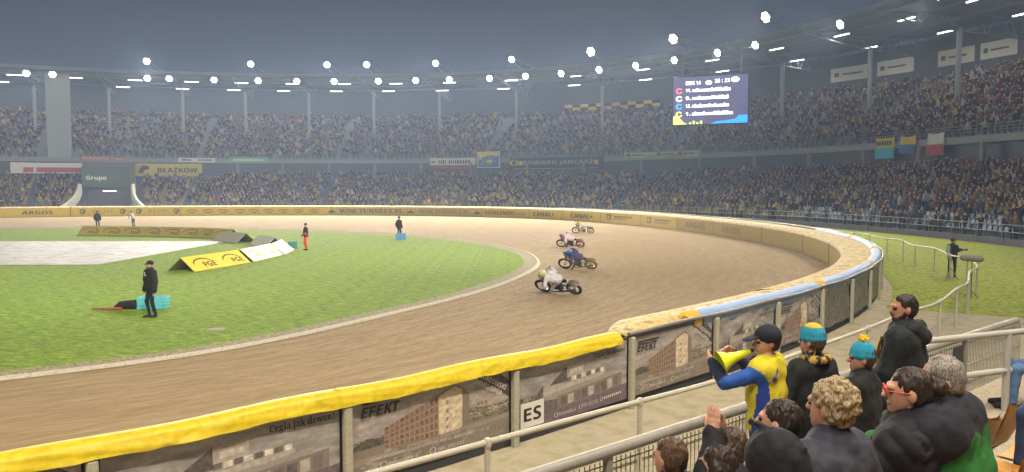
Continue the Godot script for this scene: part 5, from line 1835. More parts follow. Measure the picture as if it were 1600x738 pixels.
# ---- spectators and seats
func build_crowd() -> void:
	var f := fence_path
	var spots := []   # [distance, Transform, pose, palette, tier, in_front]
	var cam := Vector3(0, 4.1, 0)
	var crowd_noise := FastNoiseLite.new(); crowd_noise.seed = 77; crowd_noise.frequency = 0.08
	var weights := [18, 32, 4, 12, 4, 4, 19, 9, 6, 10, 0, 6]
	var bag := []
	for k in weights.size():
		for j in weights[k]: bag.append(k)
	for tier in 2:
		for i in (LOWER_ROWS if tier == 0 else UPPER_ROWS):
			var q := lower_row(i) if tier == 0 else upper_row(i)
			var s := 96.0 if tier == 0 else 104.0
			while s < 250.0:
				s += rng.randf_range(0.46, 0.66)
				if tier == 0 and s > TUNNEL0 - 2.2 + i * 0.16 and s < TUNNEL1 + 2.2 - i * 0.16: continue
				if tier == 1 and s > 223.8 and s < 228.4 and i < 3: continue
				var fill := 0.86
				if tier == 0:
					if s > 205.0: fill = 0.5
					elif s < 150.0: fill = 0.93 if i > 1 else 0.5
					if s > 105.0 and s < 135.0 and i < 3: fill = 0.3
				else:
					fill = 0.88 + 0.15 * crowd_noise.get_noise_2d(s, i * 3.0)
					if s > 215.0: fill -= 0.2
				# stairways stay clear
				if fposmod(s, 19.0) < 0.9: continue
				if rng.randf() > fill: continue
				var pose := 0
				var r := rng.randf()
				if tier == 0:
					pose = 0 if r < 0.5 else (4 if r < 0.72 else (3 if r < 0.84 else (1 if r < 0.92 else 2)))
				else:
					pose = 2 if r < 0.35 else (0 if r < 0.7 else (4 if r < 0.86 else (3 if r < 0.94 else 1)))
				var pal: int = bag[rng.randi() % bag.size()]
				# supporters' block in yellow
				if s > 150.0 and s < 176.0 and rng.randf() < 0.16: pal = 2 if rng.randf() < 0.6 else 7
				var at := f.at(s, q.x + rng.randf_range(-0.08, 0.08), q.y)
				var bs := f.facing(s) * Basis(Vector3.UP, PI + rng.randf_range(-0.45, 0.45))
				bs = bs.scaled_local(Vector3.ONE * rng.randf_range(0.9, 1.07))
				spots.append([at.distance_to(cam), Transform3D(bs, at), pose, pal, tier, i + 1])
	# people standing in front of the handrail at the right
	for k in 16:
		var s := 103.0 + k * 2.3 + rng.randf_range(-0.8, 0.8)
		var at := f.at(s, 15.15 + rng.randf() * 0.2, 0.45)
		spots.append([at.distance_to(cam) - 6.0, Transform3D(f.facing(s) * Basis(Vector3.UP, PI + rng.randf_range(-0.7, 0.7)), at), [0, 4, 0, 3][k % 4], bag[rng.randi() % bag.size()], 0, 0])
	var inside := []
	var rest := []
	for q in spots:
		var p: Vector3 = q[1].origin
		if p.x / -p.z < 0.66: inside.append(q)
		else: rest.append(q)
	inside.sort_custom(func(a, b): return a[0] < b[0])
	for k in inside.size():
		if k >= 296: rest.append(inside[k]); continue
		var q: Array = inside[k]
		var o := put("person", crowd_mesh[q[2]][q[3]])
		o.transform = q[1]
		var words := "spectator in %s %s, %s" % [palettes[q[3]][0], pose_words[q[2]], "at the handrail" if q[5] == 0 else "row %s by the lawn" % ["one", "two", "three", "four", "five", "six", "seven", "eight", "nine", "ten", "eleven", "twelve", "thirteen", "fourteen"][q[5] - 1]]
		tag(o, words, "person", "spectators on the lower tier by the lawn")
	var holders := []
	for tier in 2:
		var n := Node3D.new()
		n.name = "lower_tier_crowd" if tier == 0 else "upper_tier_crowd"
		add_child(n); stuff(n)
		tag(n, "dense crowd of spectators filling the lower tier" if tier == 0 else "dense hazy crowd of spectators filling the upper tier", "crowd")
		holders.append(n)
	var lists := {}
	for q in rest:
		var key := Vector3i(q[4], q[2], q[3])
		if not lists.has(key): lists[key] = []
		lists[key].append(q[1])
	for key in lists:
		var mm := MultiMesh.new()
		mm.transform_format = MultiMesh.TRANSFORM_3D
		mm.mesh = crowd_mesh[key.y][key.z]
		mm.instance_count = lists[key].size()
		for i in lists[key].size(): mm.set_instance_transform(i, lists[key][i])
		var mi := MultiMeshInstance3D.new()
		mi.multimesh = mm; mi.name = "spectators"
		holders[key.x].add_child(mi, true); stuff(mi)
	print("spectators ", spots.size())
	# tip-up seats
	var b := MB.new()
	b.box(Vector3(0, 0.42, 0.02), Vector3(0.42, 0.045, 0.38), Basis.IDENTITY, 0.018)
	b.box(Vector3(0, 0.6, 0.22), Vector3(0.42, 0.34, 0.04), Basis(Vector3.RIGHT, 0.18), 0.016)
	b.box(Vector3(0, 0.2, 0.16), Vector3(0.06, 0.4, 0.06))
	var seat_mats := [mat("pale blue seat plastic", "61748a", 0.5), mat("yellow seat plastic", "96802e", 0.5)]
	var seat_mesh := [b.mesh(seat_mats[0]), b.mesh(seat_mats[1])]
	var seats := [[], []]
	var near := []
	for i in LOWER_ROWS:
		var q := lower_row(i)
		var s := 96.0
		while s < 250.0:
			s += 0.5
			if s > TUNNEL0 - 2.2 + i * 0.16 and s < TUNNEL1 + 2.2 - i * 0.16: continue
			if fposmod(s, 19.0) < 0.9: continue
			var kind := 1 if s > 128.0 and fposmod(s, 19.0 * 2.0) > 12.0 or s > 195.0 else 0
			var x := Transform3D(f.facing(s) * Basis(Vector3.UP, PI), f.at(s, q.x + 0.06, q.y))
			if kind == 0 and i < 4 and s > 99.0 and near.size() < 300 and x.origin.x / -x.origin.z < 0.68: near.append(x)
			else: seats[kind].append(x)
	var low: Node3D = get_node("lower_stand")
	for x in near:
		var o := put("seat", seat_mesh[0], low); o.transform = x
	for k in 2:
		var mm := MultiMesh.new()
		mm.transform_format = MultiMesh.TRANSFORM_3D
		mm.mesh = seat_mesh[k]; mm.instance_count = seats[k].size()
		for i in seats[k].size(): mm.set_instance_transform(i, seats[k][i])
		var mi := MultiMeshInstance3D.new()
		mi.multimesh = mm; mi.name = "seat_rows"
		low.add_child(mi, true); stuff(mi)

# ---- things on the infield
func frame_board(label: String, a: Vector3, b_: Vector3, wide: float, tall: float, m: Material, logos: int, ink: Material, back_m: Material) -> void:
	# an A-frame advertising board: two sloping faces from a to b_ along its front foot
	var t := thing("frame_board", label, "advertising board", a, 0.0, "folded advertising boards on the infield")
	var along := b_ - a
	var back := Vector3.UP.cross(along).normalized()
	if back.dot(Vector3(-45, 0, -38) - a) < 0: back = -back
	var ridge := back * wide * 0.5 + Vector3.UP * tall
	var d := 0.03
	var faces := [[Vector3.ZERO, ridge, m, "front_face"], [back * wide, ridge, back_m, "rear_face"]]
	for q in faces:
		var b := MB.new()
		var foot: Vector3 = q[0] + Vector3.UP * 0.02
		var nrm := along.cross(q[1] - q[0]).normalized()
		if nrm.y < 0: nrm = -nrm
		var top: Vector3 = q[1]
		var c := [foot, foot + along, top + along, top]
		b.quad(c[0], c[1], c[2], c[3]); b.quad(c[3] - nrm * d, c[2] - nrm * d, c[1] - nrm * d, c[0] - nrm * d)
		b.quad(c[0], c[0] - nrm * d, c[1] - nrm * d, c[1]); b.quad(c[0], c[3], c[3] - nrm * d, c[0] - nrm * d); b.quad(c[1], c[1] - nrm * d, c[2] - nrm * d, c[2])
		var face := put(q[3], b.mesh(q[2]), t)
		if logos > 0:
			for k in logos:
				b = MB.new()
				var u0 := (k + 0.5) / logos
				var rev: bool = q[3] == "rear_face"
				var place := func(x: float, y: float) -> Vector3:
					var xx := -x if rev else x
					return foot + along * u0 + along.normalized() * xx + (top - foot) * (0.16 + y) + nrm * 0.006
				var pts := []
				for j in 13:
					var ang := lerpf(PI * 0.97, PI * 0.08, j / 12.0)
					pts.append(Vector2(cos(ang) * 0.75, sin(ang) * 0.36 + 0.25))
				arc_strip(b, pts, 0.07, place)
				flat_text(b, "PGE", "sans_bold", func(u: float, v: float) -> Vector3: return place.call(-0.1 + u * 0.95, 0.02 + v * 0.33))
				put("arc_logo", b.mesh(ink), face)
func crate(label: String, at: Vector3, turn: float, size: Vector3, hex: String) -> void:
	var t := thing("plastic_crate", label, "crate", at, turn)
	var m := mat("crate plastic " + hex, hex, 0.5)
	var b := MB.new()
	for k in 4:
		var sx := size.x if k % 2 == 0 else size.z
		var off := Vector3(0, size.y / 2, (size.z / 2 - 0.012) * (1 if k == 0 else -1)) if k % 2 == 0 else Vector3((size.x / 2 - 0.012) * (1 if k == 1 else -1), size.y / 2, 0)
		var bs := Basis.IDENTITY if k % 2 == 0 else Basis(Vector3.UP, PI / 2)
		for j in 4: b.box(off + Vector3(0, (j - 1.5) * size.y * 0.24, 0), Vector3(sx - 0.002 * j, size.y * 0.2, 0.022), bs, 0.006)
		for e in [-0.42, 0.0, 0.42]: b.box(off + bs * Vector3(e * sx, 0, 0), Vector3(0.04, size.y * 0.98, 0.028), bs, 0.004)
	put("side", b.mesh(m), t)
	b = MB.new()
	b.box(Vector3(0, 0.02, 0), Vector3(size.x - 0.04, 0.03, size.z - 0.04))
	put("floor", b.mesh(m), t)
func build_infield() -> void:
	var yel := noisy("board yellow", ["c9b92c", "d4c53c", "bfb02a"], Vector2(2, 2), 91, 0.02, 3, 0.5)
	var pale := noisy("board pale", ["cfc9a0", "dcd7b4", "c6c09a"], Vector2(2, 2), 92, 0.02, 3, 0.5)
	var dull := noisy("board yellow shade tone", ["a09040", "b0a04a", "92843a"], Vector2(2, 2), 93, 0.02, 3, 0.7)  # board yellow with shade mixed into the colour, for far row and rear faces
	var grey := noisy("board reverse", ["8f8f7c", "a3a38e", "9a9a84"], Vector2(2, 2), 94, 0.02, 3, 0.7)
	var ink := mat("dark print", "2b2a20", 0.8)
	var soft := mat("soft grey print", "8f8a70", 0.8)
	var shade := mat("shaded print", "5a4f2a", 0.8)  # logo print for the far row, its tone painted as lying in shade
	frame_board("bright yellow A-frame board with two dark arc marks, end of the row", Vector3(-15.24, 0.012, -36.7), Vector3(-14.12, 0.012, -41.3), 1.55, 0.68, yel, 2, ink, dull)
	frame_board("pale cream A-frame board with two faint arc marks", Vector3(-14.08, 0.012, -41.75), Vector3(-13.75, 0.012, -46.0), 1.55, 0.68, pale, 2, soft, dull)
	frame_board("pale cream A-frame board beside the steward in orange trousers", Vector3(-13.74, 0.012, -46.3), Vector3(-14.15, 0.012, -49.7), 1.55, 0.68, pale, 2, soft, dull)
	frame_board("grey backed A-frame board behind the cream boards", Vector3(-15.3, 0.012, -52.0), Vector3(-17.4, 0.012, -55.2), 1.55, 0.68, grey, 0, soft, grey)
	frame_board("A-frame board showing its grey reverse and open end by the tarpaulin", Vector3(-18.9, 0.012, -56.6), Vector3(-21.6, 0.012, -59.0), 1.6, 0.72, dull, 0, soft, grey)
	var row := [Vector3(-22.0, 0.012, -60.6), Vector3(-25.3, 0.012, -62.6), Vector3(-29.0, 0.012, -63.9), Vector3(-33.0, 0.012, -64.9), Vector3(-37.0, 0.012, -65.4)]
	for k in 4:
		var a: Vector3 = row[k]
		var e: Vector3 = row[k + 1]
		frame_board("shade-toned yellow A-frame board, %s in the far row behind the tarpaulin" % ["first", "second", "third", "fourth"][k], a.lerp(e, 0.02) + Vector3(0.4, 0, -0.9), e.lerp(a, 0.02) + Vector3(0.4, 0, -0.9), 1.7, 0.75, dull, 2, shade, dull)
	# white tarpaulin, slightly rumpled
	var tarp := noisy("dusty white tarpaulin", ["9ba3a4", "aab0b0", "8a8480", "b4babb"], Vector2(14, 6), 95, 0.012, 5, 0.6, 0.2, "world", 1.6)
	var b := MB.new()
	var grid := []
	var us := []
	for i in 61:
		var u := i / 60.0
		var r := []
		for j in 25:
			var v := j / 24.0
			var x := lerpf(-21.2 - 0.5 * v, -62.0, u)
			var z := lerpf(-57.2, -40.0, v) + 0.3 * sin(u * 9.0) * v * (0.4 if v > 0.9 else 0.0)
			var lift := 0.03 + 0.05 * maxf(0.0, wrinkle.get_noise_2d(x * 6.0, z * 12.0)) + 0.06 * exp(-pow((z + 49.0 + (x + 30.0) * 0.45) / 0.25, 2.0))
			if i == 0 or i == 60 or j == 0 or j == 24: lift = 0.018
			r.append(Vector3(x, lift + 0.012, z))
		grid.append(r); us.append(u * 40.0)
	var vs := []
	for j in 25: vs.append(j * 0.7)
	b.sheet(grid, us, vs)
	var o := put("tarpaulin", b.mesh(tarp))
	tag(o, "large white tarpaulin spread on the infield grass", "tarpaulin")
	b = MB.new()
	b.lathe([Vector2(0.0, 0.03), Vector2(0.2, 0.032), Vector2(0.26, 0.028), Vector2(0.28, 0.0)], Transform3D(Basis.IDENTITY.scaled(Vector3(1, 1, 0.9)), Vector3(-8.5, 0.0, -21.8)), 16)
	o = put("drain_cover", b.mesh(mat("drain cover", "9c9684", 0.8)))
	tag(o, "small round pale cover set in the grass near the white kerb", "drain cover")
	crate("turquoise crate lying on the grass behind the steward in black", Vector3(-12.05, 0.012, -25.6), 0.05, Vector3(0.9, 0.42, 0.5), "5fb8c4")
	crate("small blue crate under the steward on the far infield", Vector3(-8.7, 0.012, -59.9), 0.1, Vector3(0.8, 0.45, 0.55), "4f8fc0")
	crate("green crate behind the cream board", Vector3(-14.6, 0.012, -51.0), 0.2, Vector3(0.6, 0.45, 0.5), "3f8a80")
	# black bag and rolled red flag beside the crate
	o = put("bag", solid([cap(Vector3(-0.25, 0.14, 0), Vector3(0.2, 0.17, 0.02), 0.13, 0.16, L("18191b"), 1), cap(Vector3(-0.4, 0.08, 0.03), Vector3(-0.2, 0.12, 0), 0.07, 0.12, L("1b1c1e"), 1)], 0.02, cloth_mat))
	o.position = Vector3(-12.85, 0.0, -25.5)
	tag(o, "black bag lying on the grass beside the turquoise crate", "bag")
	b = MB.new()
	b.tube([Vector3(-14.0, 0.05, -25.35), Vector3(-13.4, 0.055, -25.3), Vector3(-12.95, 0.06, -25.25)], [0.02, 0.045, 0.06], 8)
	o = put("rolled_flag", b.mesh(mat("red rolled cloth", "9a4a3c", 0.8)))
	tag(o, "rolled red flag lying on the grass beside the black bag", "flag")
	# stewards
	var blk := L("16171a")
	var skin := L("c4937a")
	person("steward in a black jacket and cap standing on the grass before the turquoise crate", Vector3(-11.3, 0.012, -23.85), PI - 0.75, {"h": 1.8, "top": blk, "legs": L("1a1b1d"), "skin": skin, "cap": L("1b1c1f"), "wide": 1.25, "thick": 0.05, "head_yaw": 0.35, "cell": 0.02, "hand_l": Vector3(-0.34, 0.84, -0.04), "hand_r": Vector3(0.3, 0.84, -0.06), "foot_l": Vector3(-0.08, 0, 0.06), "foot_r": Vector3(0.09, 0, -0.06), "beard": L("7d5a44")})
	var st := get_node("person_%03d" % (used["person"] - 1))
	b = MB.new()
	b.box(Vector3(0.02, 1.34, -0.152), Vector3(0.1, 0.035, 0.01)); b.box(Vector3(0.05, 1.4, -0.152), Vector3(0.05, 0.05, 0.01))
	put("badge", b.mesh(mat("white badge", "d8d8d6", 0.6)), st)
	person("steward in orange trousers and dark vest standing by the cream boards", Vector3(-13.3, 0.012, -49.4), -0.9 + PI, {"h": 1.76, "top": L("20242e"), "sleeve": L("c4493a"), "upper_sleeve": L("20242e"), "legs": L("d1533c"), "skin": skin, "cap": L("26221f"), "cell": 0.028, "thick": 0.02, "head_yaw": 1.2, "hand_l": Vector3(-0.1, 1.05, -0.25), "hand_r": Vector3(0.22, 0.95, -0.15)})
	person("steward in dark clothes standing behind the small blue crate", Vector3(-8.9, 0.012, -60.45), -0.5, {"h": 1.78, "top": L("2e332c"), "legs": L("22241f"), "skin": skin, "cap": L("1c1d1c"), "cell": 0.03, "thick": 0.025})
	person("person in dark blue clothes standing at the far edge of the infield", Vector3(-40.1, 0.012, -74.2), 0.3, {"h": 1.8, "top": L("27303f"), "legs": L("232936"), "skin": skin, "hair": "short", "hair_col": L("2a2119"), "cell": 0.03, "thick": 0.03})
	person("person in white and black kit stooping on the far side of the track", Vector3(-38.9, 0.0, -78.8), 1.2, {"h": 1.7, "top": L("b8b8b6"), "legs": L("1f2024"), "skin": skin, "cap": L("26262a"), "cell": 0.03, "lean": 0.5, "hand_l": Vector3(-0.2, 0.8, -0.5), "hand_r": Vector3(0.2, 0.85, -0.45)})

# ---- the race
func build_race() -> void:
	var specs := [
		[Vector3(1.9, 0, -29.6), 2.62, -0.75, "6a6252", "grey", "white kit and pale yellow helmet", L("d6d6d8"), L("c8c8ca"), L("d8d4a0"), L("cfd08a")],
		[Vector3(3.35, 0, -38.4), 2.85, -0.7, "6e5c22", "gold", "dark blue kit and blue helmet", L("3a3560"), L("4a3d5c"), L("2f5fb4"), L("27418a")],
		[Vector3(4.05, 0, -52.2), 2.8, -0.7, "8a4038", "gold", "pale pink and black kit behind the blue rider", L("c8b0bc"), L("3a2f3c"), L("b89aa6"), L("6a3440")],
		[Vector3(6.3, 0, -67.6), 2.9, -0.6, "1f2428", "grey", "white kit and bright yellow helmet farthest along the bend", L("d2d2d4"), L("b9bac0"), L("d8c83a"), L("e0d8a0")]]
	for q in specs:
		var m := motorcycle("leaning motorcycle under the rider in " + q[5], q[0], q[1], q[2], q[3], q[4])
		rider("speedway rider in " + q[5], m, {"top": q[6], "side": q[6], "legs": q[7], "skin": L("c79a80"), "thick": 0.03, "style": 1, "wide": 1.05, "shoe": L("b8988e")}, q[8], q[9])
	# dust thrown up behind the riders
	for q in [[Vector3(11.0, 0.9, -50.0), Vector3(14.0, 2.4, 46.0), 0.013], [Vector3(6.5, 0.5, -36.0), Vector3(8.0, 1.6, 22.0), 0.035], [Vector3(13.5, 0.8, -66.0), Vector3(10.0, 2.0, 24.0), 0.01]]:
		var v := FogVolume.new()
		v.name = numbered("dust_cloud")
		v.shape = RenderingServer.FOG_VOLUME_SHAPE_ELLIPSOID
		v.size = q[1]
		v.position = q[0]
		var fm := FogMaterial.new()
		fm.density = q[2]; fm.albedo = Color("cbb48c")
		v.material = fm
		add_child(v); stuff(v)
		tag(v, "thin tan dust hanging over the track behind the riders", "dust", "dust over the track")

# ---- the near side: walkway rail, barrier, terrace, seats, roof with its lamps
func rail_path_thing() -> void:
	var paint := noisy("worn white rail paint", ["a8a391", "bdb8a6", "b2ad9b"], Vector2(0.8, 0.8), 101, 0.03, 4, 0.5)
	var r := track_of(RAIL, 2.0)
	var t := thing("walkway_rail", "white tubular rail on thin posts between walkway and fence, winding round the lawn", "railing")
	var pts := []
	var s := 0.0
	while s < r.length:
		var wave := 0.035 * sin(s * 1.1) * smoothstep(30.0, 40.0, s)
		var q := r.at(s, 0.09 * sin(s * 0.9) * smoothstep(38.0, 46.0, s), 1.1 + wave)
		pts.append(q); s += 0.3
	var b := MB.new()
	b.tube(pts, 0.036, 10)
	put("top_rail", b.mesh(paint), t)
	s = 1.1
	while s < r.length:
		b = MB.new()
		var q: Vector3 = pts[clampi(int(s / 0.3), 0, pts.size() - 1)]
		b.tube([Vector3(q.x, 0.0, q.z), q], 0.036, 8)
		b.lathe([Vector2(0.037, -0.06), Vector2(0.05, -0.05), Vector2(0.052, 0.03), Vector2(0.03, 0.05), Vector2(0.0, 0.052)], Transform3D(Basis.IDENTITY, q), 10)
		put("post", b.mesh(paint), t)
		s += 2.72
func barrier() -> void:
	var galv := noisy("galvanised rail", ["7d7a72", "928f86", "87847b"], Vector2(0.6, 0.6), 103, 0.03, 4, 0.45)
	var t := thing("barrier_fence", "grey barrier of close vertical bars under a thick round top rail", "barrier")
	var top := 2.2
	var foot := 1.42
	var b := MB.new()
	b.tube([stand(-14.0, 3.71, top), stand(12.5, 3.71, top)], 0.045, 12)
	put("top_rail", b.mesh(galv), t)
	for k in 12:
		var s := -13.6 + k * 2.2
		b = MB.new()
		b.box(stand(s, 3.71, (top + foot) / 2 - 0.06), Vector3(0.06, top - foot + 0.1, 0.06), Basis(ALONG, Vector3.UP, -AHEAD), 0.008)
		put("post", b.mesh(galv), t)
		b = MB.new()
		var x := s + 0.06
		while x < s + 2.15:
			b.tube([stand(x, 3.73, foot + 0.05), stand(x, 3.73, top - 0.07)], 0.0045, 5, false)
			x += 0.052
		for h in [foot + 0.08, foot + 0.4, top - 0.1]:
			b.tube([stand(s + 0.02, 3.72, h), stand(s + 2.18, 3.72, h)], 0.006, 5)
		var p := put("bar_panel", b.mesh(galv), t)
		stuff(p)
	# number plate
	b = MB.new()
	b.box(stand(8.62, 3.66, 2.02), Vector3(0.26, 0.22, 0.012), Basis(ALONG, Vector3.UP, -AHEAD), 0.003)
	var plate := put("number_plate", b.mesh(mat("dull plate", "8d8a80", 0.6)), t)
	b = MB.new()
	flat_text(b, "68", "sans_bold", func(u: float, v: float) -> Vector3: return stand(8.54 + u * 0.16, 3.65, 1.95 + v * 0.14))
	put("lettering", b.mesh(mat("dark print", "2b2a20", 0.8)), plate)
	b = MB.new()
	b.box(stand(10.2, 3.64, 1.98), Vector3(0.3, 0.34, 0.02), Basis(ALONG, Vector3.UP, -AHEAD), 0.01)
	put("dark_plate", b.mesh(mat("dark plate", "3a3834", 0.7)), t)
	# branch rail along the aisle
	var br := thing("aisle_rail", "pale two-bar aisle railing branching from the barrier", "railing")
	var lightg := noisy("pale rail paint", ["9c9a92", "b0aea6", "a6a49c"], Vector2(0.6, 0.6), 105, 0.03, 4, 0.45)
	var A := Vector3(4.3, 0, -8.35)
	var C := Vector3(9.0, 0, -10.2)
	for h in [2.38, 1.93]:
		b = MB.new()
		b.tube([A + Vector3(0, h, 0), C + Vector3(0, h, 0)], 0.036, 10)
		put("rail", b.mesh(lightg), br)
	for u in [0.33, 0.8]:
		b = MB.new()
		var q := A.lerp(C, u)
		b.tube([q + Vector3(0, 1.45, 0), q + Vector3(0, 2.38, 0)], 0.042, 10)
		put("post", b.mesh(lightg), br)
const STEPS := [[2.6, 3.95, 1.45], [1.9, 2.6, 1.7], [1.2, 1.9, 1.95], [0.5, 1.2, 2.2], [-0.2, 0.5, 2.45], [-0.9, -0.2, 2.7], [-1.6, -0.9, 2.95]]
func seat_shell() -> MB:
	var b := MB.new()
	var g := []
	var us := []
	for i in 12:
		var u := i / 11.0
		var row := []
		for j in 9:
			var w := (j - 4) / 4.0
			var z: float
			var y: float
			if u < 0.5:
				z = lerpf(-0.22, 0.14, u / 0.5); y = 0.41 - 0.03 * u
			else:
				var k := (u - 0.5) / 0.5
				z = 0.14 + 0.07 * sin(k * PI / 2) + 0.05 * k; y = 0.395 + 0.34 * k
			row.append(Vector3(w * (0.22 - 0.03 * maxf(0, u - 0.8) * 5.0), y + 0.03 * w * w, z - (0.03 * w * w if u > 0.5 else 0.0)))
		g.append(row); us.append(u)
	b.sheet(g, us, range(9))
	var back := []
	for row in g:
		var r2 := []
		for p in row: r2.append(p + Vector3(0, -0.012, 0.012))
		back.append(r2)
	back.reverse()
	us.reverse()
	b.sheet(back, us, range(9))
	return b
func build_near() -> void:
	rail_path_thing()
	barrier()
	var conc := noisy("terrace concrete", ["8a7f6a", "9c917b", "a89d88", "91866f"], Vector2(1.6, 1.6), 111, 0.03, 6, 0.9, 0.5)
	var stand_o := thing("near_stand", "pale concrete terrace steps of the near stand", "terrace")
	var bs := Basis(ALONG, Vector3.UP, -AHEAD)
	for k in STEPS.size():
		var q: Array = STEPS[k]
		var b := MB.new()
		var far_end := 16.0
		b.box(stand((far_end - 16.0) / 2, (q[0] + q[1]) / 2, q[2] / 2), Vector3(far_end + 16.0, q[2], q[1] - q[0] - 0.004), bs, 0.015)
		put("step", b.mesh(conc), stand_o)
	# walkway of trodden sand and concrete below the barrier
	var walk := MB.new()
	ribbon(walk, fence_path, 30.0, 74.0, 1.0, [Vector2(6.6, 0.006), Vector2(0.04, 0.006)], true)
	var o := put("walkway", walk.mesh(noisy("walkway concrete", ["938a70", "a0967a", "a89e84", "988e72"], Vector2(5, 5), 113, 0.015, 7, 0.95, 0.1, "world", 1.3))); struct(o)
	# seats on the terrace
	var ply := noisy("orange plywood", ["a8742c", "b98538", "c69344"], Vector2(0.5, 1.2), 115, 0.03, 5, 0.45)
	var mesh := seat_shell().mesh(ply)
	var legs := MB.new()
	legs.box(Vector3(0, 0.2, 0.02), Vector3(0.05, 0.4, 0.05)); legs.box(Vector3(0, 0.37, 0.0), Vector3(0.3, 0.03, 0.2))
	var leg_mesh := legs.mesh(mat("seat bracket", "5f5d58", 0.6, 0.4))
	var turn := atan2(-AHEAD.x, -AHEAD.z)
	for row in [1, 2, 3]:
		for k in 17:
			var s := -1.6 + k * 0.52
			if row == 3 and k > 12: continue
			var q: Array = STEPS[row]
			var t := thing("terrace_seat", "orange plywood seat shell in the %s row of the near terrace" % ["", "lowest", "second", "third"][row], "seat", stand(s, q[0] + 0.3, q[2]), turn, "orange seats on the near terrace")
			put("shell", mesh, t); put("bracket", leg_mesh, t)
	# roof over the near stand, with its floodlights along the edge
	var steel := mat("painted grey steel", "7c8288", 0.5, 0.3)
	var roof := thing("near_roof", "grey roof above the near stand", "roof")
	var b := MB.new()
	b.box(stand(-10.0, -9.0, 21.6), Vector3(110.0, 0.4, 22.0), bs)
	put("roof_panel", b.mesh(mat("near roof sheeting", "5a626b", 0.6)), roof)
	for k in 7:
		b = MB.new()
		b.tube([stand(-55.0 + k * 15.0, -12.0, 0.0), stand(-55.0 + k * 15.0, -12.0, 21.4)], 0.3, 10)
		put("column", b.mesh(steel), roof)
	for k in 9:
		var s := -58.0 + k * 12.0
		var at := stand(s, 2.6, 20.9)
		var root := thing("floodlight", "floodlight of six bright lamps on the edge of the near roof", "floodlight", at, 0.0, "floodlights along the near roof")
		var far_aim := k % 2 == 1
		var target := stand(s + (14.0 if far_aim else 0.0), 90.0 if far_aim else 40.0, 0.0)
		root.look_at_from_position(at, at - (target - at), Vector3.UP)
		flood_mesh_parts(root, false)
		var inv := root.transform.affine_inverse()
		b = MB.new()
		b.tube([Vector3(0, 0, -0.25), inv * stand(s, 1.6, 21.5)], 0.06, 6)
		put("boom", b.mesh(steel), root)
		var l := SpotLight3D.new()
		l.name = "flood_beam"
		l.position = Vector3(0, 0, 0.12); l.rotation.y = PI
		l.spot_angle = 34.0 if far_aim else 60.0; l.spot_angle_attenuation = 0.8; l.spot_range = 250.0; l.spot_attenuation = 2.0
		l.light_energy = FLOOD * (3.6 if far_aim else 0.7); l.light_size = 0.8; l.light_color = Color("fff4e0"); l.shadow_enabled = true
		root.add_child(l)
	for k in 7:
		var at := stand(-18.0 + k * 6.0, -1.5, 21.2)
		var n := thing("strip_light", "white strip light under the near roof", "strip light", at, 0.0, "strip lights under the near roof")
		n.basis = bs
		b = MB.new()
		b.box(Vector3(0, 0, 0), Vector3(2.3, 0.12, 0.24), Basis.IDENTITY, 0.03)
		var em := StandardMaterial3D.new()
		em.resource_name = "near strip glow"; em.emission_enabled = true; em.emission = Color("ffefd6"); em.emission_energy_multiplier = 5.0
		put("tube", b.mesh(em), n)
		var al := AreaLight3D.new()
		al.name = "strip_beam"; al.area_size = Vector2(2.3, 0.24); al.rotation.x = -PI / 2; al.position.y = -0.1
		al.light_energy = 170.0; al.light_color = Color("fff0dc"); al.shadow_enabled = true
		n.add_child(al)
	build_lawn_things()
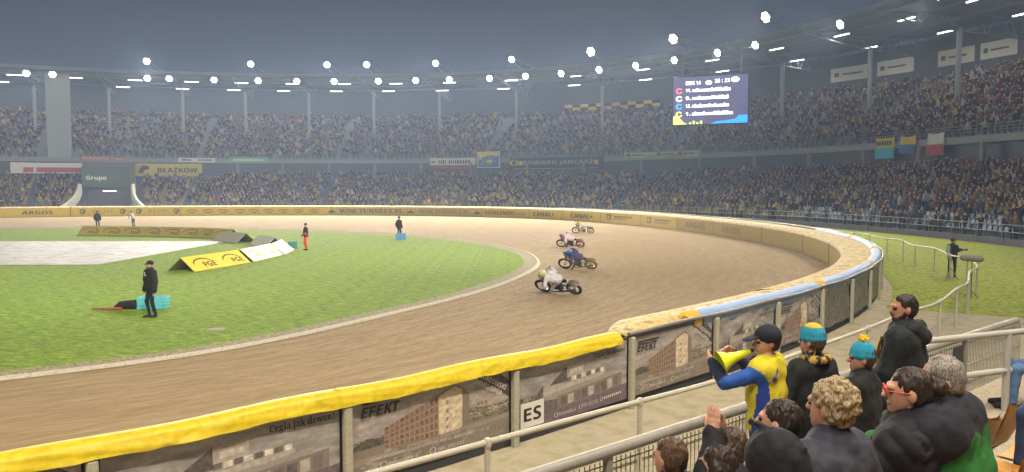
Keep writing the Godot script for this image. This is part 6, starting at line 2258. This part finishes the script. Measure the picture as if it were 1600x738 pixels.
func build_lawn_things() -> void:
	# fluffy microphone on a stand by the rail
	var t := thing("microphone_stand", "long grey microphone windshield on a thin black stand beside the rail bend", "microphone", Vector3(16.9, 0.004, -28.2))
	put("windshield", solid([cap(Vector3(-0.28, 1.5, 0.05), Vector3(0.32, 1.44, 0.0), 0.12, 0.13, L("8f8d84"), 4), cap(Vector3(0.3, 1.44, 0), Vector3(0.42, 1.43, 0), 0.1, 0.08, L("6f6d66"), 4)], 0.02, cloth_mat), t)
	var b := MB.new()
	b.tube([Vector3(0.08, 0.0, 0), Vector3(0.08, 1.34, 0)], [0.02, 0.016], 8)
	for k in 3:
		var a := TAU * k / 3.0
		b.tube([Vector3(0.08, 0.25, 0), Vector3(0.08 + cos(a) * 0.28, 0.0, sin(a) * 0.28)], 0.011, 6)
	put("stand", b.mesh(mat("black stand", "26241f", 0.6)), t)
	# cameraman
	person("cameraman in a black jacket with white front standing at the lawn rail", Vector3(19.75, 0.004, -34.3), -0.7, {"h": 1.82, "top": L("1b1718"), "side": L("b9b3ae"), "legs": L("1a1718"), "skin": L("b98a70"), "cap": L("4a2c30"), "cell": 0.024, "thick": 0.03, "hand_l": Vector3(-0.08, 1.22, -0.42), "hand_r": Vector3(0.12, 1.24, -0.4), "twist": -0.5, "head_yaw": -0.6})
	t = thing("camera_tripod", "low tripod with pale struts on the lawn in front of the cameraman", "tripod", Vector3(19.3, 0.004, -33.6))
	for k in 3:
		var a := TAU * k / 3.0 + 0.4
		b = MB.new()
		b.tube([Vector3(0, 0.55, 0), Vector3(cos(a) * 0.32, 0.0, sin(a) * 0.32)], 0.018, 6)
		put("leg", b.mesh(mat("tripod legs", "8a8478", 0.5)), t)
	b = MB.new()
	for k in 3:
		var a := TAU * k / 3.0 + 0.4
		var c := TAU * (k + 1) / 3.0 + 0.4
		b.tube([Vector3(cos(a) * 0.26, 0.1, sin(a) * 0.26), Vector3(cos(c) * 0.26, 0.1, sin(c) * 0.26)], 0.014, 6)
	put("spreader", b.mesh(mat("tripod legs", "8a8478", 0.5)), t)
	t = thing("video_camera", "black camera with a long lens held by the cameraman", "camera", Vector3(19.75, 0.0, -34.3), -1.2)
	b = MB.new()
	b.box(Vector3(0, 1.27, -0.42), Vector3(0.14, 0.14, 0.24), Basis.IDENTITY, 0.02)
	put("camera_body", b.mesh(mat("black camera", "1e1d1d", 0.5)), t)
	b = MB.new()
	b.lathe([Vector2(0.0, 0.0), Vector2(0.05, 0.0), Vector2(0.055, 0.2), Vector2(0.07, 0.34), Vector2(0.0, 0.34)], Transform3D(Basis(Vector3.RIGHT, -PI / 2), Vector3(0, 1.27, -0.53)), 14)
	put("lens", b.mesh(mat("grey lens", "6a6762", 0.4)), t)
	for q in [[Vector3(27.6, 0.0, -41.5), "left"], [Vector3(24.4, 0, -50.0), "right"]]:
		pass

# ---- people on the near terrace
func build_people() -> void:
	var face := atan2(-AHEAD.x, -AHEAD.z)
	var blk := L("15161a")
	var skin := L("c99a80")
	var f := func(x: float, z: float) -> float:
		# height of the terrace under a point
		var n := Vector3(x, 0, z).dot(AHEAD)
		for q in STEPS:
			if n >= q[0] and n < q[1]: return q[2]
		return 1.45
	# children and the man at the barrier
	var p := person("child in a yellow and blue race top and navy cap blowing a yellow horn", Vector3(1.95, 1.45, -5.78), face + 0.15, {"h": 1.6, "top": L("c9bb1e"), "flank": L("243f92"), "upper_sleeve": L("2a55a8"), "sleeve": L("1d2444"), "legs": L("1d2440"), "skin": skin, "cap": L("1b1e2c"), "cell": 0.012, "head_yaw": 0.75, "head_pitch": 0.1, "hand_l": Vector3(-0.2, 1.3, -0.36), "hand_r": Vector3(0.02, 1.34, -0.3), "elbow_l": Vector3(-1, -0.7, 0.2), "elbow_r": Vector3(1, -0.8, 0), "style": 1, "thick": 0.014, "fine_hands": true, "palm_l": Vector3(0.6, 0.2, 0.4), "palm_r": Vector3(-0.8, 0.2, 0.0), "curl": 0.7, "hair": "short", "hair_col": L("5a4330"), "yoke": L("d0c222")})
	var J := t_joints
	var hd: Vector3 = J.head
	var mouth: Vector3 = hd + J.hb * Vector3(0, -0.055, -0.11)
	var hornt := thing("toy_horn", "yellow plastic horn held to the mouth of the child in yellow", "horn", p.position, p.rotation.y)
	var dirv: Vector3 = (J.hb * Vector3(-0.1, -0.25, -1)).normalized()
	var side := dirv.cross(Vector3.UP).normalized()
	var hb := MB.new()
	var xf := Transform3D(Basis(side, dirv, side.cross(dirv)), mouth)
	hb.lathe([Vector2(0.012, 0.0), Vector2(0.016, 0.03), Vector2(0.028, 0.07), Vector2(0.036, 0.14), Vector2(0.048, 0.19), Vector2(0.07, 0.24), Vector2(0.095, 0.275), Vector2(0.098, 0.28), Vector2(0.085, 0.265), Vector2(0.04, 0.2)], xf, 20)
	put("bell", hb.mesh(mat("yellow plastic", "dde01a", 0.35)), hornt)
	hb = MB.new()
	hb.lathe([Vector2(0.0, -0.005), Vector2(0.017, -0.004), Vector2(0.018, 0.02), Vector2(0.012, 0.025)], xf, 14)
	put("mouthpiece", hb.mesh(mat("dark plastic", "22242c", 0.4)), hornt)
	p = person("child in a black jacket and turquoise knitted hat with a yellow crown", Vector3(2.36, 1.45, -5.95), face - 0.25, {"h": 1.56, "top": blk, "legs": L("17181c"), "skin": skin, "hair": "short", "hair_col": L("6a4a30"), "beanie": L("2297b4"), "beanie_top": L("c9b33a"), "cell": 0.013, "head_yaw": 0.3, "style": 1, "thick": 0.03, "hand_l": Vector3(-0.3, 0.95, -0.25), "hand_r": Vector3(0.26, 0.9, -0.2)})
	scarf("striped yellow and dark scarf round the neck of the child in the turquoise hat", p, t_joints, ["b89a3a", "3a2a2c"], -1.0)
	p = person("smaller child in black with a turquoise bobble hat and yellow pompom", Vector3(2.74, 1.45, -5.92), face + 0.1, {"h": 1.42, "top": blk, "legs": L("131418"), "skin": skin, "hair": "short", "hair_col": L("5a4330"), "beanie": L("2297b4"), "pom": L("e0b21c"), "pom_r": 0.042, "cell": 0.013, "head_yaw": 0.5, "style": 1, "thick": 0.03, "hand_l": Vector3(-0.22, 1.08, -0.24), "hand_r": Vector3(0.2, 0.85, -0.15)})
	J = t_joints
	var fl := thing("paper_streamer", "blue and yellow striped streamer held up by the child with the bobble hat", "streamer", p.position, p.rotation.y)
	var wr: Vector3 = J.wr_l
	for k in 3:
		var g := []
		var us := []
		for i in 14:
			var u := i / 13.0
			var c := wr + Vector3(-0.03 - 0.05 * k + 0.03 * sin(u * 5.0 + k), -0.12 + 0.5 * u, -0.05 + 0.05 * sin(u * 7.0 + k * 2.0))
			g.append([c + Vector3(-0.018, 0, 0.01), c + Vector3(0.018, 0.01, -0.01)]); us.append(u)
		var b := MB.new()
		b.sheet(g, us, [0, 1])
		put("strip", b.mesh(mat("streamer %d" % k, ["3a4a9c", "c9973a", "b9b2c0"][k], 0.7)), fl)
	p = person("bearded man in a hooded black jacket standing at the barrier", Vector3(3.3, 1.45, -6.4), face + 0.25, {"h": 1.76, "top": L("15171c"), "legs": L("14151a"), "skin": L("bd8a6c"), "beard": L("3a281e"), "hair": "short", "hair_col": L("2a1e17"), "cell": 0.012, "head_yaw": 0.55, "style": 1, "thick": 0.05, "wide": 1.08, "hand_l": Vector3(-0.2, 0.98, -0.3), "hand_r": Vector3(0.3, 0.86, -0.12)})
	hood(p, t_joints, L("15171c"))
	scarf("yellow scarf showing at the collar of the bearded man", p, t_joints, ["c79a28", "c79a28"], -1.0)
	# seated row
	p = person("woman with dark hair in a bun, red glasses and a black quilted jacket", Vector3(1.87, f.call(1.93, -3.72), -3.72), face + 0.2, {"h": 1.66, "sit": true, "seat": 0.4, "top": L("14151a"), "legs": L("1d2230"), "skin": skin, "hair": "bun", "hair_col": L("3a2a20"), "cell": 0.009, "style": 2, "thick": 0.05, "head_yaw": 0.35, "hand_l": Vector3(-0.2, 0.75, -0.35), "hand_r": Vector3(0.18, 0.7, -0.3)})
	J = t_joints
	var gl := thing("glasses", "red framed glasses worn by the woman with the bun", "glasses", p.position, p.rotation.y)
	var gb := MB.new()
	for sg in [-1.0, 1.0]:
		var ring := []
		for k in 13: ring.append(J.head + J.hb * Vector3(sg * 0.033 + cos(TAU * k / 12) * 0.026, 0.006 + sin(TAU * k / 12) * 0.02, -0.1))
		gb.tube(ring, 0.0035, 6)
		gb.tube([J.head + J.hb * Vector3(sg * 0.06, 0.012, -0.097), J.head + J.hb * Vector3(sg * 0.08, 0.01, 0.0), J.head + J.hb * Vector3(sg * 0.078, 0.0, 0.02)], 0.0035, 6)
	put("frame", gb.mesh(mat("red glasses frame", "c0392b", 0.4)), gl)
	p = person("grey haired man in a green jacket with black shoulders", Vector3(2.13, f.call(2.2, -3.78), -3.76), face + 0.1, {"h": 1.74, "sit": true, "seat": 0.4, "top": L("1d6b2a"), "yoke": L("171c26"), "upper_sleeve": L("171c26"), "sleeve": L("1a6127"), "legs": L("2a2d38"), "skin": L("c49078"), "hair": "short", "hair_col": L("a39e96"), "cell": 0.009, "style": 1, "thick": 0.065, "wide": 1.22, "head_yaw": 0.45, "lean": 0.12, "hand_l": Vector3(-0.2, 0.75, -0.4), "hand_r": Vector3(0.2, 0.72, -0.35)})
	J = t_joints
	p = person("dark haired person in black clapping raised hands", Vector3(1.3, f.call(1.22, -3.85), -3.88), face + 0.15, {"h": 1.72, "sit": true, "seat": 0.42, "top": L("131418"), "legs": L("1a1b20"), "skin": skin, "hair": "short", "hair_col": L("2f221a"), "cell": 0.009, "style": 1, "thick": 0.03, "head_yaw": 0.1, "head_pitch": -0.1, "hand_l": Vector3(-0.16, 1.12, -0.2), "hand_r": Vector3(-0.03, 1.08, -0.22), "elbow_l": Vector3(-1, -1.2, -0.1), "elbow_r": Vector3(0.6, -1.4, -0.3), "fine_hands": true, "fingers_l": Vector3(0.1, 1, -0.1), "fingers_r": Vector3(-0.25, 1, -0.1), "palm_l": Vector3(1, 0, 0.1), "palm_r": Vector3(-1, 0, 0.1), "thumb_l": 1.0, "thumb_r": -1.0, "curl": 0.15})
	p = person("person with curly blond hair in a dark grey jacket", Vector3(1.38, f.call(1.38, -3.42), -3.42), face - 0.1, {"h": 1.66, "sit": true, "seat": 0.42, "top": L("3a3d48"), "legs": L("22242c"), "skin": skin, "hair": "curly", "hair_col": L("bfa982"), "cell": 0.009, "style": 1, "thick": 0.04, "head_yaw": 0.1})
	p = person("person in a black hooded jacket with the hood up", Vector3(1.06, f.call(1.04, -2.98), -3.0), face + 0.1, {"h": 1.5, "sit": true, "seat": 0.36, "top": L("1a1b20"), "legs": L("16171b"), "skin": skin, "cell": 0.009, "style": 1, "thick": 0.05, "lean": 0.2, "hair": "short", "hair_col": L("1c1613")})
	J = t_joints
	put("hood", solid([ell(J.head + J.hb * Vector3(0, 0.03, 0.02), Vector3(0.105, 0.125, 0.12), L("1a1b20"), 1, 0.03, J.hb), ell(J.head + J.hb * Vector3(0, 0.0, 0.1), Vector3(0.07, 0.11, 0.07), L("1a1b20"), 1, 0.04, J.hb), cap(J.head + J.hb * Vector3(0, 0.16, -0.06), J.head + J.hb * Vector3(0, 0.1, 0.14), 0.012, 0.014, L("1a1b20"), 0, 0.012), cap(J.head + J.hb * Vector3(-0.15, -0.2, 0.04), J.head + J.hb * Vector3(0.15, -0.2, 0.04), 0.06, 0.06, L("1a1b20"), 1, 0.05), cap(J.head + J.hb * Vector3(-0.04, -0.1, 0.07), J.head + J.hb * Vector3(0.04, -0.1, 0.07), 0.09, 0.09, L("1a1b20"), 1, 0.05)], 0.008, cloth_mat), p)
	p = person("person with short light brown hair in the row behind the black hood", Vector3(1.06, f.call(1.06, -2.52), -2.52), face + 0.05, {"h": 1.5, "sit": true, "seat": 0.38, "top": L("2a2c33"), "legs": L("22242c"), "skin": skin, "hair": "short", "hair_col": L("5e4630"), "cell": 0.01, "style": 1, "thick": 0.03, "lean": 0.15})
	p = person("child with long light brown hair seated low beside the clapping person", Vector3(1.1, f.call(1.1, -4.02), -4.02), face, {"h": 1.38, "sit": true, "seat": 0.4, "top": L("2a2a30"), "legs": L("22242c"), "skin": skin, "hair": "long", "hair_col": L("5c4634"), "cell": 0.011, "style": 1, "thick": 0.03})
	p = person("child with dark brown hair seated at the foot of the clapping person", Vector3(0.98, f.call(0.98, -3.82), -3.82), face, {"h": 1.36, "sit": true, "seat": 0.38, "top": L("24242a"), "legs": L("22242c"), "skin": skin, "hair": "long", "hair_col": L("38281e"), "cell": 0.011, "style": 1, "thick": 0.03})
	p = person("child with light brown hair just showing above the lowest row", Vector3(0.78, f.call(0.78, -4.0), -4.0), face, {"h": 1.32, "sit": true, "seat": 0.38, "top": L("30323a"), "legs": L("22242c"), "skin": skin, "hair": "short", "hair_col": L("6a5036"), "cell": 0.011, "style": 1, "thick": 0.03})
	p = person("person in a black cap and black top with pale jeans seated beyond the aisle rail", Vector3(6.35, 1.45, -9.0), face + 0.6, {"h": 1.72, "sit": true, "seat": 0.42, "top": L("131418"), "legs": L("5b7fa8"), "skin": skin, "cap": L("17181c"), "cell": 0.013, "style": 1, "thick": 0.03, "head_yaw": 0.2})
	p = person("person in dark blue jeans seated at the end of the orange seats", Vector3(3.5, f.call(3.5, -4.45), -4.45), face, {"h": 1.75, "sit": true, "seat": 0.42, "top": L("20242e"), "legs": L("2f4468"), "skin": skin, "hair": "short", "hair_col": L("3a2a20"), "cell": 0.012, "style": 1, "thick": 0.03})
func hood(p: Node3D, J: Dictionary, col: Color) -> void:
	var c: Vector3 = J.neck
	put("hood", solid([cap(c + Vector3(-0.12, 0.0, 0.06), c + Vector3(-0.03, -0.05, 0.13), 0.055, 0.075, col, 1, 0.04), cap(c + Vector3(0.12, 0.0, 0.06), c + Vector3(0.03, -0.05, 0.13), 0.055, 0.075, col, 1, 0.04), cap(c + Vector3(-0.08, 0.02, 0.09), c + Vector3(0.08, 0.02, 0.09), 0.06, 0.06, col, 1, 0.04)], 0.009, cloth_mat), p)
func scarf(label: String, p: Node3D, J: Dictionary, hexes: Array, sg: float) -> void:
	var t := thing("scarf", label, "scarf", p.position, p.rotation.y)
	var c: Vector3 = J.neck + Vector3(0, 0.01, 0)
	var pts := []
	for k in 11:
		var a := lerpf(-0.3, PI + 0.3, k / 10.0)
		pts.append(c + Vector3(cos(a) * 0.092, 0.012, 0.02 + sin(a) * 0.095))
	pts.push_front(c + Vector3(0.09, -0.1, -0.14))
	var prims := []
	for k in pts.size() - 1: prims.append(cap(pts[k], pts[k + 1], 0.03, 0.03, L(hexes[k % 2]), 1, 0.01))
	put("loop", solid(prims, 0.008, cloth_mat), t)
	var b := MB.new()
	var g := []
	var us := []
	for i in 10:
		var u := i / 9.0
		var q := c + Vector3(sg * (0.1 + 0.06 * u), -0.08 - 0.42 * u, -0.15 - 0.03 * sin(u * 4.0))
		g.append([q + Vector3(-0.05, 0, 0), q + Vector3(0.0, 0.0, -0.015), q + Vector3(0.05, 0, 0.01)]); us.append(u)
	b.sheet(g, us, [0, 1, 2])
	put("scarf_end", b.mesh(mat("scarf cloth " + hexes[0], hexes[0], 0.9)), t)
	b = MB.new()
	var e := c + Vector3(sg * 0.16, -0.5, -0.15)
	for k in 9: b.tube([e + Vector3(-0.045 + k * 0.011, 0, 0), e + Vector3(-0.05 + k * 0.013, -0.09, 0.005 * (k % 3))], 0.005, 5)
	put("fringe", b.mesh(mat("yellow fringe", "d8a81c", 0.8)), t)
